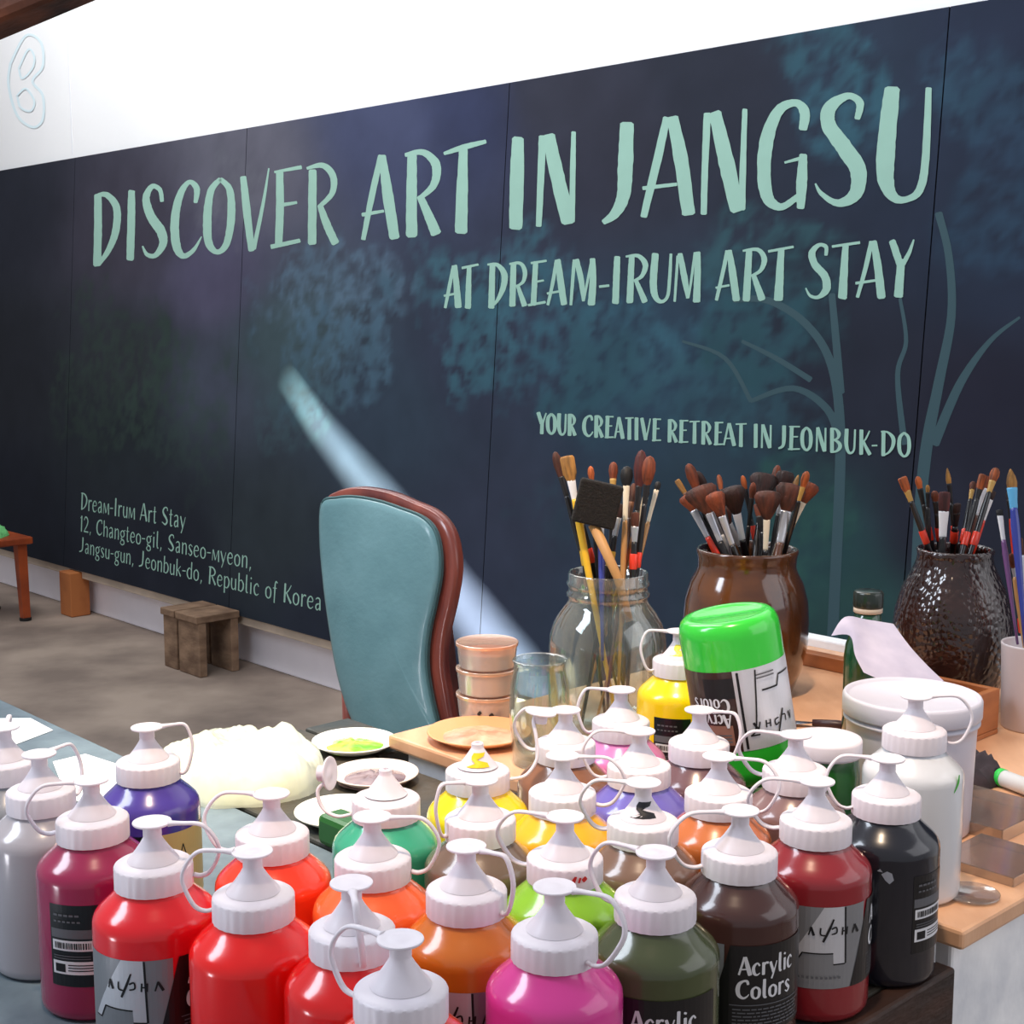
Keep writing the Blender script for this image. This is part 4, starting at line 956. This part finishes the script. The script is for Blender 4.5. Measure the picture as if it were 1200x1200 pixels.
# ================================================================== jars, tubs and plates
# big green jar, upside down and tilted
GG = on(891, 1.287, ZW + .0072); gg = thing('paint_jar', 'big bright green paint jar standing upside down and tilted, label inverted', 'paint jar', GG)
gg.matrix_world = Matrix.Translation(GG) @ Matrix.Rotation(R2(-10), 4, 'Y')
GR_ = .0448
m_green = plastic((50, 196, 54))
obj('body', lathe([(0, .050), (.040, .050), (.0425, .054), (GR_ - .0005, .062), (GR_, .066), (GR_, .184), (GR_ - .0006, .190), (GR_ - .003, .196), (GR_ - .0065, .1990), (GR_ - .011, .1995), (.031, .1985), (.029, .1975), (0, .1975)], 72), m_green, gg)
obj('lid', lathe([(0, 0), (.041, 0), (.0428, .0015), (.043, .004), (.043, .046), (.041, .052), (0, .052)], 144, mod=lambda k_, a, r: r + (.0003 if k_ in (3, 4) and math.sin(a * 48) > 0 else 0)), M((14, 66, 28), .35), gg)  # dark green carries the shade low on the jar, painted into the lid
lb, lt = .086, .158
inv_ = lambda polys: [[(-x, lt + lb - y) for x, y in pg] for pg in polys]
L = [([R_(-.03, lb, .075, lt)], 1), (inv_([R_(.012, lb, .070, lt)]), 6), (inv_([R_(.018, lb+.048, .040, lb+.066)]), 7)]
L.append((inv_([R_(.012, lb+.006, .040, lb+.024)]), 2))
L.append((inv_(sq_([[(.008, lb + .002, .0022), (.008, lt - .002, .0022)], [(.004, lt - .013, .0012), (-.002, lb + .050, .0014), (-.008, lb + .002, .0014)], [(.004, lt - .013, .0014), (-.004, lt - .013, .0014)],
                      [(-.012, lb + .021, .0016), (-.028, lb + .021, .0016)], [(-.028, lb + .021, .0016), (-.032, lb + .012, .0016)], [(-.032, lb + .012, .0016), (-.050, lb + .012, .0016)]])), 2))
L.append(([[(x, y) for x, y in pg] for pg in inv_(brandscript(-.042, lt - .024, .044))], 2))
L.append((inv_([q2 for q2 in tq('Acrylic', .018, .036, .012, lb + .038, 1.3) + tq('Colors', .018, .036, .012, lb + .024, 1.3)]), 4))
L.append((inv_([R_(-.026, lb + .006 + j * .003, -.008, lb + .0072 + j * .003) for j in range(2)] + [R_(.020, lb + .056 + j * .003, .034, lb + .0572 + j * .003) for j in range(3)]), 5))
me = wrap_mesh(L, GR_)
for q in LMATS + [M((52, 26, 20), .35, coat=.3), M((150, 104, 88), .5)]: me.materials.append(q)
o = obj('label', me, None, gg, smooth=False); o.rotation_euler = (0, 0, R2(4))
# small green jar with a white lid
sj = thing('paint_jar', 'small green jar with a flat white lid, left of the white tub', 'paint jar', on(963, 1.215, ZW + .0003))
obj('body', lathe([(0, 0), (.027, 0), (.0292, .003), (.0296, .084), (.028, .091), (.0275, .105), (0, .105)], 56), plastic((30, 96, 34)), sj)
obj('lid', lathe([(.028, .0975), (.0302, .098), (.0305, .100), (.0305, .110), (.0296, .1120), (.025, .1126), (0, .1124)], 96), m_cap, sj)
# white tub
tb = thing('plastic_tub', 'large white plastic tub with a snap lid at the right', 'tub', on(1063, 1.31, ZW + .0003))
m_tub = mat('white_tub_plastic', (202, 200, 212), .4, sss=.08)
obj('tub_body', lathe([(0, 0), (.053, 0), (.055, .002), (.0575, .09), (.0580, .1), (.0605, .1005), (.0605, .103), (.058, .1035), (.058, .112), (0, .112)], 80), m_tub, tb)
obj('lid', lathe([(.0590, .1060), (.0612, .1062), (.0618, .1075), (.0618, .1210), (.0605, .1235), (.0585, .1240), (.0570, .1215), (.0560, .1205), (0, .1205)], 80), m_tub, tb)
# green bottle behind a paper sheet
gb = thing('glass_bottle', 'dark green bottle with a black cap behind the curling paper', 'bottle', on(1012, 1.585, ZW + .0003))
obj('body', lathe([(0, 0), (.022, 0), (.0245, .003), (.0245, .09), (.023, .104), (.0165, .122), (.0145, .130), (.0145, .142), (0, .142)], 48), M((16, 66, 40), .12, coat=.8), gb)
obj('collar', lathe([(.0150, .1405), (.0158, .141), (.0158, .146), (.015, .1465)], 40), M((190, 176, 160), .5), gb)
obj('cap', lathe([(.0150, .146), (.0158, .1465), (.0160, .148), (.0160, .162), (.0150, .1645), (.012, .1652), (0, .165)], 96, mod=lambda k_, a, r: r + (.0003 if k_ in (2, 3) and math.sin(a * 32) > 0 else 0)), M((22, 34, 28), .3, coat=.5), gb)
ctl = [[(974, 745, 1.505), (990, 723, 1.52), (1016, 726, 1.53), (1047, 731, 1.53)], [(996, 745, 1.49), (1004, 742, 1.49), (1030, 748, 1.50), (1066, 757, 1.50)],
       [(1002, 768, 1.455), (1014, 770, 1.46), (1044, 774, 1.465), (1088, 781, 1.47)], [(1012, 788, 1.43), (1032, 796, 1.435), (1062, 800, 1.44), (1106, 798, 1.45)]]
rows = [crv(r, 5) for r in ctl]; cols = [crv([r[i] for r in rows], 5) for i in range(len(rows[0]))]
bm = bmesh.new(); gv = [[bm.verts.new(PZ(*p)) for p in c] for c in cols]
for i in range(len(gv) - 1):
    for j in range(len(gv[0]) - 1): bm.faces.new((gv[i][j], gv[i + 1][j], gv[i + 1][j + 1], gv[i][j + 1]))
o = tag(obj('paper_or_sun_patch', bm, mat('grey_printed_paper', (218, 212, 228), .7, rgb2=(168, 166, 190), vscale=13, transl=.15)), 'curling printed paper sheet draped beside the dark green bottle', 'paper')
# wooden tray
tr = thing('wooden_tray', 'open orange wooden tray in front of the dark pot', 'tray', XY(.81, 1.40, ZW))
ti2 = Matrix.Translation(-XY(.81, 1.40, ZW)); m_tray = mat('orange_wood', (186, 116, 68), .45, rgb2=(150, 88, 50), vscale=9, stretch=(1, 1, 4))
for nm, a_, n_, z_ in (('base', (.755, .87), (1.335, 1.455), (0, .006)), ('wall', (.755, .763), (1.335, 1.455), (.006, .052)), ('wall', (.862, .87), (1.335, 1.455), (.006, .052)), ('wall', (.763, .862), (1.335, 1.343), (.006, .052)), ('wall', (.763, .862), (1.447, 1.455), (.006, .052))):
    bpart(nm, wbox(a_, n_, (ZW + z_[0] + .0003, ZW + z_[1]), .001), m_tray, tr, ti2)
tag(obj('wooden_strip', wbox((.97, 1.19), (1.555, 1.575), (ZW + .0003, ZW + .018), .001), m_tray, smooth=False), 'orange wooden strip lying at the back of the worktable right of the brown pot', 'strip')
# stacked clear tubs
base = on(571, 1.66, ZW + .0003)
m_tubclear = clear_mat('milky_plastic', (236, 226, 222), .62, .2)
dt_me = mesh_of(lathe([(0, .0005), (.031, .0005), (.0325, .002), (.0352, .026), (.0358, .0265), (.0350, .0275), (.0340, .0265), (.0315, .003), (0, .002)], 56), 'tub_body')
dl_me = mesh_of(lathe([(.0345, .0262), (.0364, .0264), (.0366, .0296), (.0355, .0302), (.033, .0296), (0, .0296)], 56), 'lid')
df_me = mesh_of(lathe([(0, .003), (.031, .003), (.0330, .018), (.030, .0185), (0, .018)], 48), 'filling')
for i, w_ in enumerate(('bottom', 'middle', 'top')):
    t = thing('takeaway_tub', '%s clear round takeaway tub of the stack of three beside the chair' % w_, 'tub', base + Vector((0, 0, i * .0302)), .3 * i, 'stacked clear round tubs')
    linkobj('tub_body', dt_me, t, m_tubclear); linkobj('lid', dl_me, t, m_clear_peach); linkobj('filling', df_me, t, M((226, 170, 140), .6))
    if i == 0:
        q = sq_([[(-.010, .012, .003), (-.007, .015, .004)], [(.004, .010, .005), (.007, .012, .005)]])
        obj('ink_marks', wrap_mesh([(q, 0)], .0345), M((30, 28, 34), .5), t, smooth=False)
# small glass tumbler
gt = thing('glass_tumbler', 'small empty glass tumbler in front of the stacked clear tubs', 'glass', on(632, 1.49, ZW + .0003))
obj('tumbler_glass', lathe([(0, 0), (.026, 0), (.0275, .003), (.0305, .03), (.0318, .06), (.0305, .085), (.0270, .100), (.0268, .106), (.0285, .110), (.0275, .1115), (.0262, .110), (.0250, .104), (.0252, .099), (.0288, .084), (.0300, .06), (.0288, .03), (.0260, .009), (0, .008)], 64), m_glass, gt)
obj('brown_spot', lathe([(0, .0305), (.005, .031), (.006, .0325), (0, .034)], 20, mtx=Matrix.Translation((.0, -.0, .0)) ), M((110, 50, 40), .5), gt).location = (.005, -.004, -.0215)
# plates and paint
def plate(name, lab, a_, n_, z, r, rgb, blob=None, br=.6, rgb2=None, cat='plate'):
    t = thing(name, lab, cat, XY(a_, n_, z))
    obj('dish', lathe([(0, 0), (r * .62, 0), (r * .70, .0015), (r, .0095), (r * .995, .0108), (r * .96, .0105), (r * .68, .0032), (0, .0026)], 56), M(rgb, .4), t)
    if blob:
        bm = bmesh.new(); rings = []
        for k_ in range(9):
            rr_ = r * br * k_ / 8; ring = []
            for i in range(32):
                a = 2 * PI * i / 32; jj = 1 + .22 * noise.noise(Vector((math.cos(a) * 2, math.sin(a) * 2, a_ * 9)))
                z_ = .0028 + .006 * max(0, 1 - (k_ / 8) ** 2) * (.55 + .9 * abs(noise.noise(Vector((rr_ * math.cos(a) * 90, rr_ * math.sin(a) * 90, 3)))))
                ring.append(bm.verts.new((rr_ * math.cos(a) * jj, rr_ * math.sin(a) * jj, z_)) if k_ else None)
            if k_ == 0: ring = [bm.verts.new((0, 0, .009))]
            rings.append(ring)
        for a, b in zip(rings, rings[1:]):
            for i in range(32):
                j = (i + 1) % 32
                bm.faces.new((a[0], b[i], b[j])) if len(a) == 1 else bm.faces.new((a[i], b[i], b[j], a[j]))
        obj('wet_paint', bm, mat('wet_' + name, blob, .25, rgb2=rgb2 or tuple(int(c * .8) for c in blob), vscale=40, coat=.4), t)
    return t
plate('paint_plate', 'white plate with a heap of bright green paint below the chair', 1.262, .938, ZC + .0003, .048, (244, 244, 236), (96, 200, 20), .72, (176, 226, 50))
plate('paint_plate', 'pale plate smeared with mauve grey paint left of the orange palette', 1.155, .885, ZC + .0003, .046, (222, 206, 196), (96, 76, 86), .86, (140, 118, 120))
plate('paint_plate', 'white plate with a lick of yellow paint behind the teal green bottle', 1.085, .79, ZC + .0003, .046, (250, 244, 226), (250, 226, 70), .35)
plate('palette_dish', 'orange rimmed oval palette behind the lemon yellow bottle', 1.135, 1.015, ZW + .0003, .058, (236, 170, 120), (240, 200, 168), .8, (206, 150, 120), cat='palette')
tag(obj('green_paint_tube', wbox((1.0, 1.05), (.735, .765), (ZC + .0003, ZC + .03), .006), M((34, 92, 34), .35), smooth=False), 'dark green paint carton between the pale plates and the orange red bottle', 'carton')
# crumpled plastic bag
def lump(a0, n0, z, ra, rn, h, seed, res=46, wr=1.0, pw=3.2):
    bm = bmesh.new(); g = []
    c = XY(a0, n0, z)
    for i in range(res + 1):
        row = []
        for j in range(res + 1):
            s, t = i / res * 2 - 1, j / res * 2 - 1
            x, y = s * math.sqrt(1 - t * t / 2), t * math.sqrt(1 - s * s / 2); r = min(1, math.hypot(x, y))
            q_ = Vector((x * 2.2, y * 2.2, seed))
            n1 = noise.noise(q_); n2 = abs(noise.noise(q_ * 2.7)); n3 = abs(noise.noise(q_ * 6.0))
            z_ = h * (1 - r ** pw) ** .5 * (.72 + .4 * n1 + wr * (.42 * n2 + .12 * n3)) if r < 1 else 0
            k = 1 + .10 * n1 * r + wr * .05 * n3
            row.append(bm.verts.new(c + (-W) * x * ra * k + N * y * rn * k + Vector((0, 0, z_))))
        g.append(row)
    for i in range(res):
        for j in range(res): bm.faces.new((g[i][j], g[i + 1][j], g[i + 1][j + 1], g[i][j + 1]))
    return bm
m_bag = mat('thin_pale_plastic', (238, 246, 244), .14, rgb2=(250, 244, 206), vscale=8, transl=.3, coat=1.0, alpha=.62, bump=1.0, bscale=26, stretch=(1, 1.6, 1))
bag = tag(obj('plastic_bag', lump(1.255, .785, ZC + .0005, .092, .084, .056, 4.0, 80, .34, 8), m_bag), 'crumpled translucent pale plastic bag glowing in the sun', 'bag')
obj('wadded_paper', lump(1.25, .780, ZC + .0010, .078, .070, .040, 5.0, 40, .3, 5), M((255, 250, 214), .7), bag)
tag(obj('plastic_wrap', lump(1.70, .62, ZC + .0005, .07, .05, .07, 9.0, 30), mat('green_white_plastic', (236, 248, 240), .3, rgb2=(120, 210, 150), vscale=12, transl=.3)), 'crumpled white and green plastic wrapping at the left edge', 'wrapping')
# white sheets painted in for patches of sun on the planks
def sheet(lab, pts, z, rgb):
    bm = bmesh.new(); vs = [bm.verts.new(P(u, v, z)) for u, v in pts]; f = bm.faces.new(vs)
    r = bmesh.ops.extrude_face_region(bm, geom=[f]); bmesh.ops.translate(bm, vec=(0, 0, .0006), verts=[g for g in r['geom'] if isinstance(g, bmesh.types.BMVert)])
    tag(obj('paper_or_sun_patch', bm, M(rgb, .7), smooth=False), lab, 'paper')
sheet('patch of painted sunlight on the planks at the far left', [(-60, 868), (-10, 842), (36, 842), (62, 856), (20, 872), (-50, 890)], ZC + .0004, (250, 250, 250))
sheet('patch of painted sunlight between the dark crimson and the blue violet bottle', [(62, 893), (100, 884), (150, 900), (146, 935), (80, 940)], ZC + .0004, (252, 250, 244))
# right end: clear lids, a marker, a rag, a palette knife
def boxlid(lab, a_, n_, h):
    t = thing('clear_lid', lab, 'lid', XY(sum(a_) / 2, sum(n_) / 2, ZW + .0003)); iv = Matrix.Translation(-XY(sum(a_) / 2, sum(n_) / 2, ZW + .0003))
    bpart('panel', wbox(a_, n_, (ZW + .0003 + h - .001, ZW + .0003 + h), .0004), m_clear, t, iv)
    bm = bmesh.new()
    for aa, nn in (((a_[0], a_[0] + .0012), n_), ((a_[1] - .0012, a_[1]), n_), (a_, (n_[0], n_[0] + .0012)), (a_, (n_[1] - .0012, n_[1]))):
        wbox(aa, nn, (ZW + .0004, ZW + .0003 + h), 0, bm)
    bpart('rim', bm, m_clear, t, iv)
boxlid('square clear plastic lid nearest the marker pen', (.585, .675), (1.145, 1.24), .012)
boxlid('square clear plastic lid nearest the worktable corner', (.53, .60), (1.06, 1.135), .008)
rl = thing('clear_lid', 'round clear plastic lid at the corner of the worktable', 'lid', XY(.545, 1.02, ZW + .0003))
obj('disc', lathe([(0, .0005), (.020, .0005), (.0215, .003), (.022, .0032), (.0215, .0005), (.0205, 0), (0, 0)], 40), m_clear, rl)
mk = thing('marker_pen', 'white marker pen with a black cap and green ring', 'pen', (0, 0, 0))
p0 = P(1163, 907, ZW + .0092); dirm = (P(1200, 921, ZW + .0092) - p0).normalized()
mm = Matrix.Translation(p0) @ dirm.to_track_quat('Z', 'Y').to_matrix().to_4x4(); mk.matrix_world = mm
obj('cap', lathe([(0, -.034), (.0065, -.034), (.0078, -.031), (.0086, .010), (0, .010)], 28), M((24, 24, 26), .3), mk)
obj('ring', lathe([(.0086, .009), (.0090, .0095), (.0090, .0150), (.0086, .0155)], 28), M((50, 200, 80), .35), mk)
obj('barrel', lathe([(0, .0120), (.0084, .0150), (.0085, .10), (.0075, .103), (0, .103)], 28), M((226, 228, 230), .35), mk)
o = obj('barrel_print', wrap_mesh([([R_(-.002 + 0 * i, .022 + i * .009, .004, .028 + i * .009) for i in range(7)], 0)], .0085), M((30, 30, 34), .5), mk, smooth=False); o.rotation_euler = (0, 0, R2(0))
tag(obj('rag', lump(.705, 1.285, ZW + .0005, .042, .036, .028, 2.0, 26), mat('dark_grey_cloth', (66, 56, 62), .9, rgb2=(38, 34, 40), vscale=30)), 'crumpled dark grey rag on the worktable by the marker pen', 'rag')
pk = thing('palette_knife', 'palette knife with a dark handle lying right of the big green jar', 'palette knife', on(952, 1.62, ZW + .004))
obj('blade', tube([(-.045, .012, 0), (-.02, .004, 0), (.0, 0, .001)], [.006, .008, .003], 10, flat=.12), M((170, 176, 188), .25, metal=.9), pk)
obj('handle', tube([(0, 0, .001), (.025, -.008, .001), (.05, -.014, 0)], [.004, .0055, .0045], 12), M((52, 30, 34), .4), pk)

# ================================================================== the chair behind the worktable
phi = R2(36); CHZ = 2.42
hdir = Vector((math.cos(phi), -math.sin(phi), 0)); nrm = Vector((-math.sin(phi), -math.cos(phi), 0))     # nrm faces the camera
c0 = on(455, CHZ, 0.0)
def chp(u, v, off=0.0):
    # pixel to the chair's back plane
    d = ray(u, v); k = (c0 - EYE).dot(nrm) / d.dot(nrm); p = EYE + d * k; q = p - c0
    return q.dot(hdir), q.z
pad_px = [(377, 590), (392, 584), (412, 583), (440, 588), (468, 597), (492, 606), (508, 620), (517, 642), (521, 672), (518, 705), (513, 740), (512, 775), (517, 810), (525, 850), (530, 885), (470, 892), (436, 870), (420, 835), (409, 790), (399, 735), (388, 680), (379, 630)]
frm_px = [(375, 588), (384, 578), (400, 573), (420, 573), (448, 579), (476, 590), (500, 600), (518, 615), (530, 638), (536, 668), (534, 704), (528, 742), (527, 778), (532, 812), (538, 852), (543, 890), (470, 897), (432, 876), (416, 838), (405, 792), (395, 738), (384, 682), (375, 632)]
ch = thing('upholstered_chair', 'chair with a curved teal leather back framed in reddish wood', 'chair', c0)
def curve_y(x, z):                       # the back is bowed in height and hollow across
    return .018 * math.sin((z - .5) * 9) + .9 * (x * x) * .35
def shell(px, front, back, dome, name, m, ins=0.0):
    o2 = [chp(*p) for p in px]
    o2 = crv([(x, z) for x, z in o2], 5, True); cx = sum(p[0] for p in o2) / len(o2); cz = sum(p[1] for p in o2) / len(o2)
    bm = bmesh.new(); lay = []
    def ring(k, off):
        r = []
        for x, z in o2:
            X, Z = cx + (x - cx) * k, cz + (z - cz) * k
            r.append(bm.verts.new(hdir * X + nrm * (off + curve_y(X, Z)) + Vector((0, 0, Z))))
        return r
    ks = [(0.985, back), (1.0, back + (.004 if front > back else -.004)), (1.0, front - .006), (.985, front)]
    for k in (.93, .85, .7, .5, .3, .12): ks.append((k, front + dome * (1 - k ** 3)))
    rings = [ring(*k) for k in ks]
    for a, b in zip(rings, rings[1:]):
        for i in range(len(a)): bm.faces.new((a[i], a[(i + 1) % len(a)], b[(i + 1) % len(a)], b[i]))
    bm.faces.new(rings[-1]); bm.faces.new(rings[0][::-1])
    return obj(name, bm, m, ch)
m_teal_l = mat('teal_leather', (128, 170, 174), .34, rgb2=(108, 150, 154), vscale=9, coat=.25, bump=.15, bscale=120)
m_red = mat('red_brown_wood', (170, 84, 64), .3, rgb2=(112, 48, 42), vscale=14, coat=.5, stretch=(1, 1, .4))
shell(frm_px, -.004, -.026, .0, 'back_frame', m_red)
shell(pad_px, .010, -.010, .012, 'back_pad', m_teal_l)
o2 = crv([chp(*p) for p in pad_px], 5, True)
pp = [hdir * x + nrm * (.004 + curve_y(x, z)) + Vector((0, 0, z)) for x, z in o2]
obj('piping', tube(pp + [pp[0]], [.0032] * (len(pp) + 1), 8), M((70, 104, 104), .4), ch)
sm_ = Matrix.Translation((0, 0, 0)) @ Matrix(((hdir.x, -nrm.x, 0, 0), (hdir.y, -nrm.y, 0, 0), (0, 0, 1, 0), (0, 0, 0, 1)))
obj('seat', bx((-.17, .03, .38), (.19, .42, .45), None, sm_, .025), m_teal_l, ch, smooth=False)
obj('seat_rail', bx((-.165, .035, .34), (.185, .415, .38), None, sm_, .006), m_red, ch, smooth=False)
for x, y in ((-.15, .05), (.17, .05), (-.15, .40), (.17, .40)):
    obj('leg', tube([sm_ @ Vector((x, y, .345)), sm_ @ Vector((x, y - (.02 if y < .1 else -.01), .18)), sm_ @ Vector((x, y - (.05 if y < .1 else -.02), .001))], [.020, .016, .013], 12), m_red, ch)
for x in (-.10, .13):
    obj('back_post', tube([sm_ @ Vector((x, .045, .35)), sm_ @ Vector((x, .028, .50)), sm_ @ Vector((x, .022, .62))], [.014, .013, .011], 10), m_red, ch)

# ================================================================== on the floor by the wall
m_pal = mat('rough_crate_wood', (150, 122, 98), .8, rgb2=(104, 80, 62), vscale=10, stretch=(1, 1, 2), bump=.4)
def low_bench(lab, a0, a1, n0_, n1_, h, m):
    t = thing('wooden_step', lab, 'step', XY((a0 + a1) / 2, (n0_ + n1_) / 2, 0), 0, 'rough wooden steps by the wall'); iv = Matrix.Translation(-XY((a0 + a1) / 2, (n0_ + n1_) / 2, 0))
    bpart('top', wbox((a0, a1), (n0_ - .01, n1_), (h - .025, h), .003), m, t, iv)
    bpart('leg', wbox((a0 + .002, a1 - .002), (n0_, n0_ + .03), (.0005, h - .025), .003), m, t, iv)
    bpart('leg', wbox((a0 + .002, a1 - .002), (n1_ - .035, n1_ - .005), (.0005, h - .025), .003), m, t, iv)
a_, n_ = AN(P(235, 795, 0))
ar, nr = AN(P(302, 779, 0)); al, nl = AN(P(172, 784, 0))
hst = .215
low_bench('rough wooden step nearer the chair, under the address lettering', a_, a_ + (al - a_) * .58, n_, min(nr, BN - .01), hst, m_pal)
low_bench('rough wooden step farther from the chair, pushed against the other one', a_ + (al - a_) * .62, al, n_, min(nr, BN - .01), hst, m_pal)
a_, n_ = AN(P(84, 724, 0))
tag(obj('wooden_block', wbox((a_, a_ + .10), (n_, n_ + .085), (.0005, .185), .004), mat('orange_block_wood', (178, 108, 58), .6, rgb2=(150, 84, 42), vscale=8), smooth=False), 'upright orange wooden block on the floor at the left', 'block')
m_stool = mat('orange_stool_wood', (168, 76, 34), .45, rgb2=(130, 54, 24), vscale=9)
a_, n_ = AN(P(30, 727, 0)); sc_ = XY(a_ + .16, n_ - .12, 0)
stl = thing('wooden_stool', 'low orange brown wooden stool cut off by the left edge', 'stool', sc_)
iv = Matrix.Translation(-sc_)
bpart('seat', wbox((a_ - .02, a_ + .34), (n_ - .30, n_ + .04), (.315, .345), .006), m_stool, stl, iv)
for aa, nn in ((a_, n_), (a_ + .30, n_), (a_, n_ - .27), (a_ + .30, n_ - .27)):
    lg = obj('leg', tube([(XY(aa + .02, nn, .315) - sc_), (XY(aa, nn, .012) - sc_)], [.028, .022], 4), m_stool, stl, smooth=False)
    obj('foot', tube([(XY(aa, nn, .012) - sc_), (XY(aa, nn, .0005) - sc_)], [.024, .024], 10), M((20, 18, 18), .7), lg, smooth=False)
tag(obj('green_cloth', lump(a_ + .16, n_ - .10, .3455, .13, .10, .05, 6.0, 24), M((110, 196, 120), .8)), 'bundled green cloth on the low orange stool', 'cloth')
# ================================================================== light
wd = bpy.data.worlds.new('world'); scn.world = wd; wd.use_nodes = True
bg = wd.node_tree.nodes['Background']; bg.inputs['Color'].default_value = (0.88, 0.91, 1.0, 1); bg.inputs['Strength'].default_value = 0.42
def aim(o, target):
    o.rotation_euler = (Vector(target) - o.location).to_track_quat('-Z', 'Y').to_euler()
def light(name, kind, loc, target, energy, color=(1, 1, 1), **k):
    l = bpy.data.lights.new(name, kind); o = bpy.data.objects.new(name, l); COL.objects.link(o)
    o.location = loc; l.energy = energy; l.color = color
    for a_, b_ in k.items(): setattr(l, a_, b_)
    aim(o, target); return o
C_ = Vector((0.0, 1.36, 0.85))
light('skylight_sun', 'SPOT', C_ + Vector((-0.15, -0.85, 2.6)), C_, 320, (1.0, 0.76, 0.54), spot_size=math.radians(26), spot_blend=0.75, shadow_soft_size=0.07)
C2 = Vector((-0.36, 1.45, 0.82))
light('skylight_pool', 'SPOT', C2 + Vector((0.3, -0.5, 2.6)), C2, 300, (1.0, 0.93, 0.8), spot_size=math.radians(15), spot_blend=0.8, shadow_soft_size=0.03)
light('window_left', 'AREA', (-1.9, 0.9, 2.7), (0.1, 1.1, 0.8), 38, (0.80, 0.88, 1.0), shape='RECTANGLE', size=0.6, size_y=1.3)
light('low_bounce', 'AREA', (-1.7, 0.25, 0.30), (0.0, 1.0, 0.8), 7, (0.95, 0.93, 1.0), shape='RECTANGLE', size=0.25, size_y=0.5)
light('wall_wash', 'AREA', XY(3.4, 1.2, 3.6), XY(3.0, N0, 2.9), 95, (0.96, 0.98, 1.0), shape='RECTANGLE', size=5.0, size_y=0.5)
light('room_fill', 'AREA', XY(4.2, 1.3, 3.9), XY(4.2, 1.9, 0), 45, (1.0, 0.97, 0.93), shape='RECTANGLE', size=4.0, size_y=0.8)
light('right_fill', 'AREA', (2.2, 0.3, 1.9), (0.5, 1.1, 0.7), 14, (0.95, 0.95, 1.0), shape='RECTANGLE', size=2.0, size_y=1.6)  # added soft fill that brightens the table's right side
# added unseen plate; its tapered slit shapes a spot into the mural's sun streak
LP = XY(1.3, 0.3, 3.5)
tri = [(330, 443), (367, 500), (420, 575), (556, 762), (598, 815), (655, 815), (615, 760), (545, 684), (456, 575), (386, 500)]
tw = [board_pt(*board_hit(u, v)) for u, v in tri]
cen = sum(tw, Vector()) / len(tw); ax = (cen - LP).normalized()
pu = ax.cross(Vector((0, 0, 1))).normalized(); pv = pu.cross(ax)
def onplate(p):
    d = p - LP; d = d * (0.4 / d.dot(ax)); return d.dot(pu), d.dot(pv)
RR = 0.36
pl = lambda x, y: LP + ax * 0.4 + pu * x + pv * y
lef = [onplate(board_pt(*board_hit(u, v))) for u, v in ((333, 440), (367, 500), (420, 575), (490, 672), (556, 762), (602, 830))]
rig = [onplate(board_pt(*board_hit(u, v))) for u, v in ((335, 440), (384, 500), (456, 575), (538, 672), (613, 762), (668, 830))]
if sum(p[0] for p in lef) > sum(p[0] for p in rig): lef, rig = rig, lef
bm = bmesh.new()
def strip(side, sx):
    inn = [bm.verts.new(pl(*h)) for h in side]; out = [bm.verts.new(pl(sx * RR, h[1])) for h in side]
    for i in range(len(side) - 1): bm.faces.new((inn[i], inn[i + 1], out[i + 1], out[i]))
strip(lef, -1); strip(rig, 1)
for k, sy in ((0, 1 if lef[0][1] > lef[-1][1] else -1), (-1, -1 if lef[0][1] > lef[-1][1] else 1)):
    y = sy * RR
    pts_ = [(-RR, lef[k][1]), lef[k], rig[k], (RR, rig[k][1]), (RR, y), (-RR, y)]
    bm.faces.new([bm.verts.new(pl(*q)) for q in pts_])
struct('slit_plate', bm, M((90, 80, 70), 0.9))
light('sun_streak_spot', 'SPOT', LP, cen, 19000, (1.0, 1.0, 0.84), spot_size=math.radians(66), spot_blend=0.1, shadow_soft_size=0.0035)
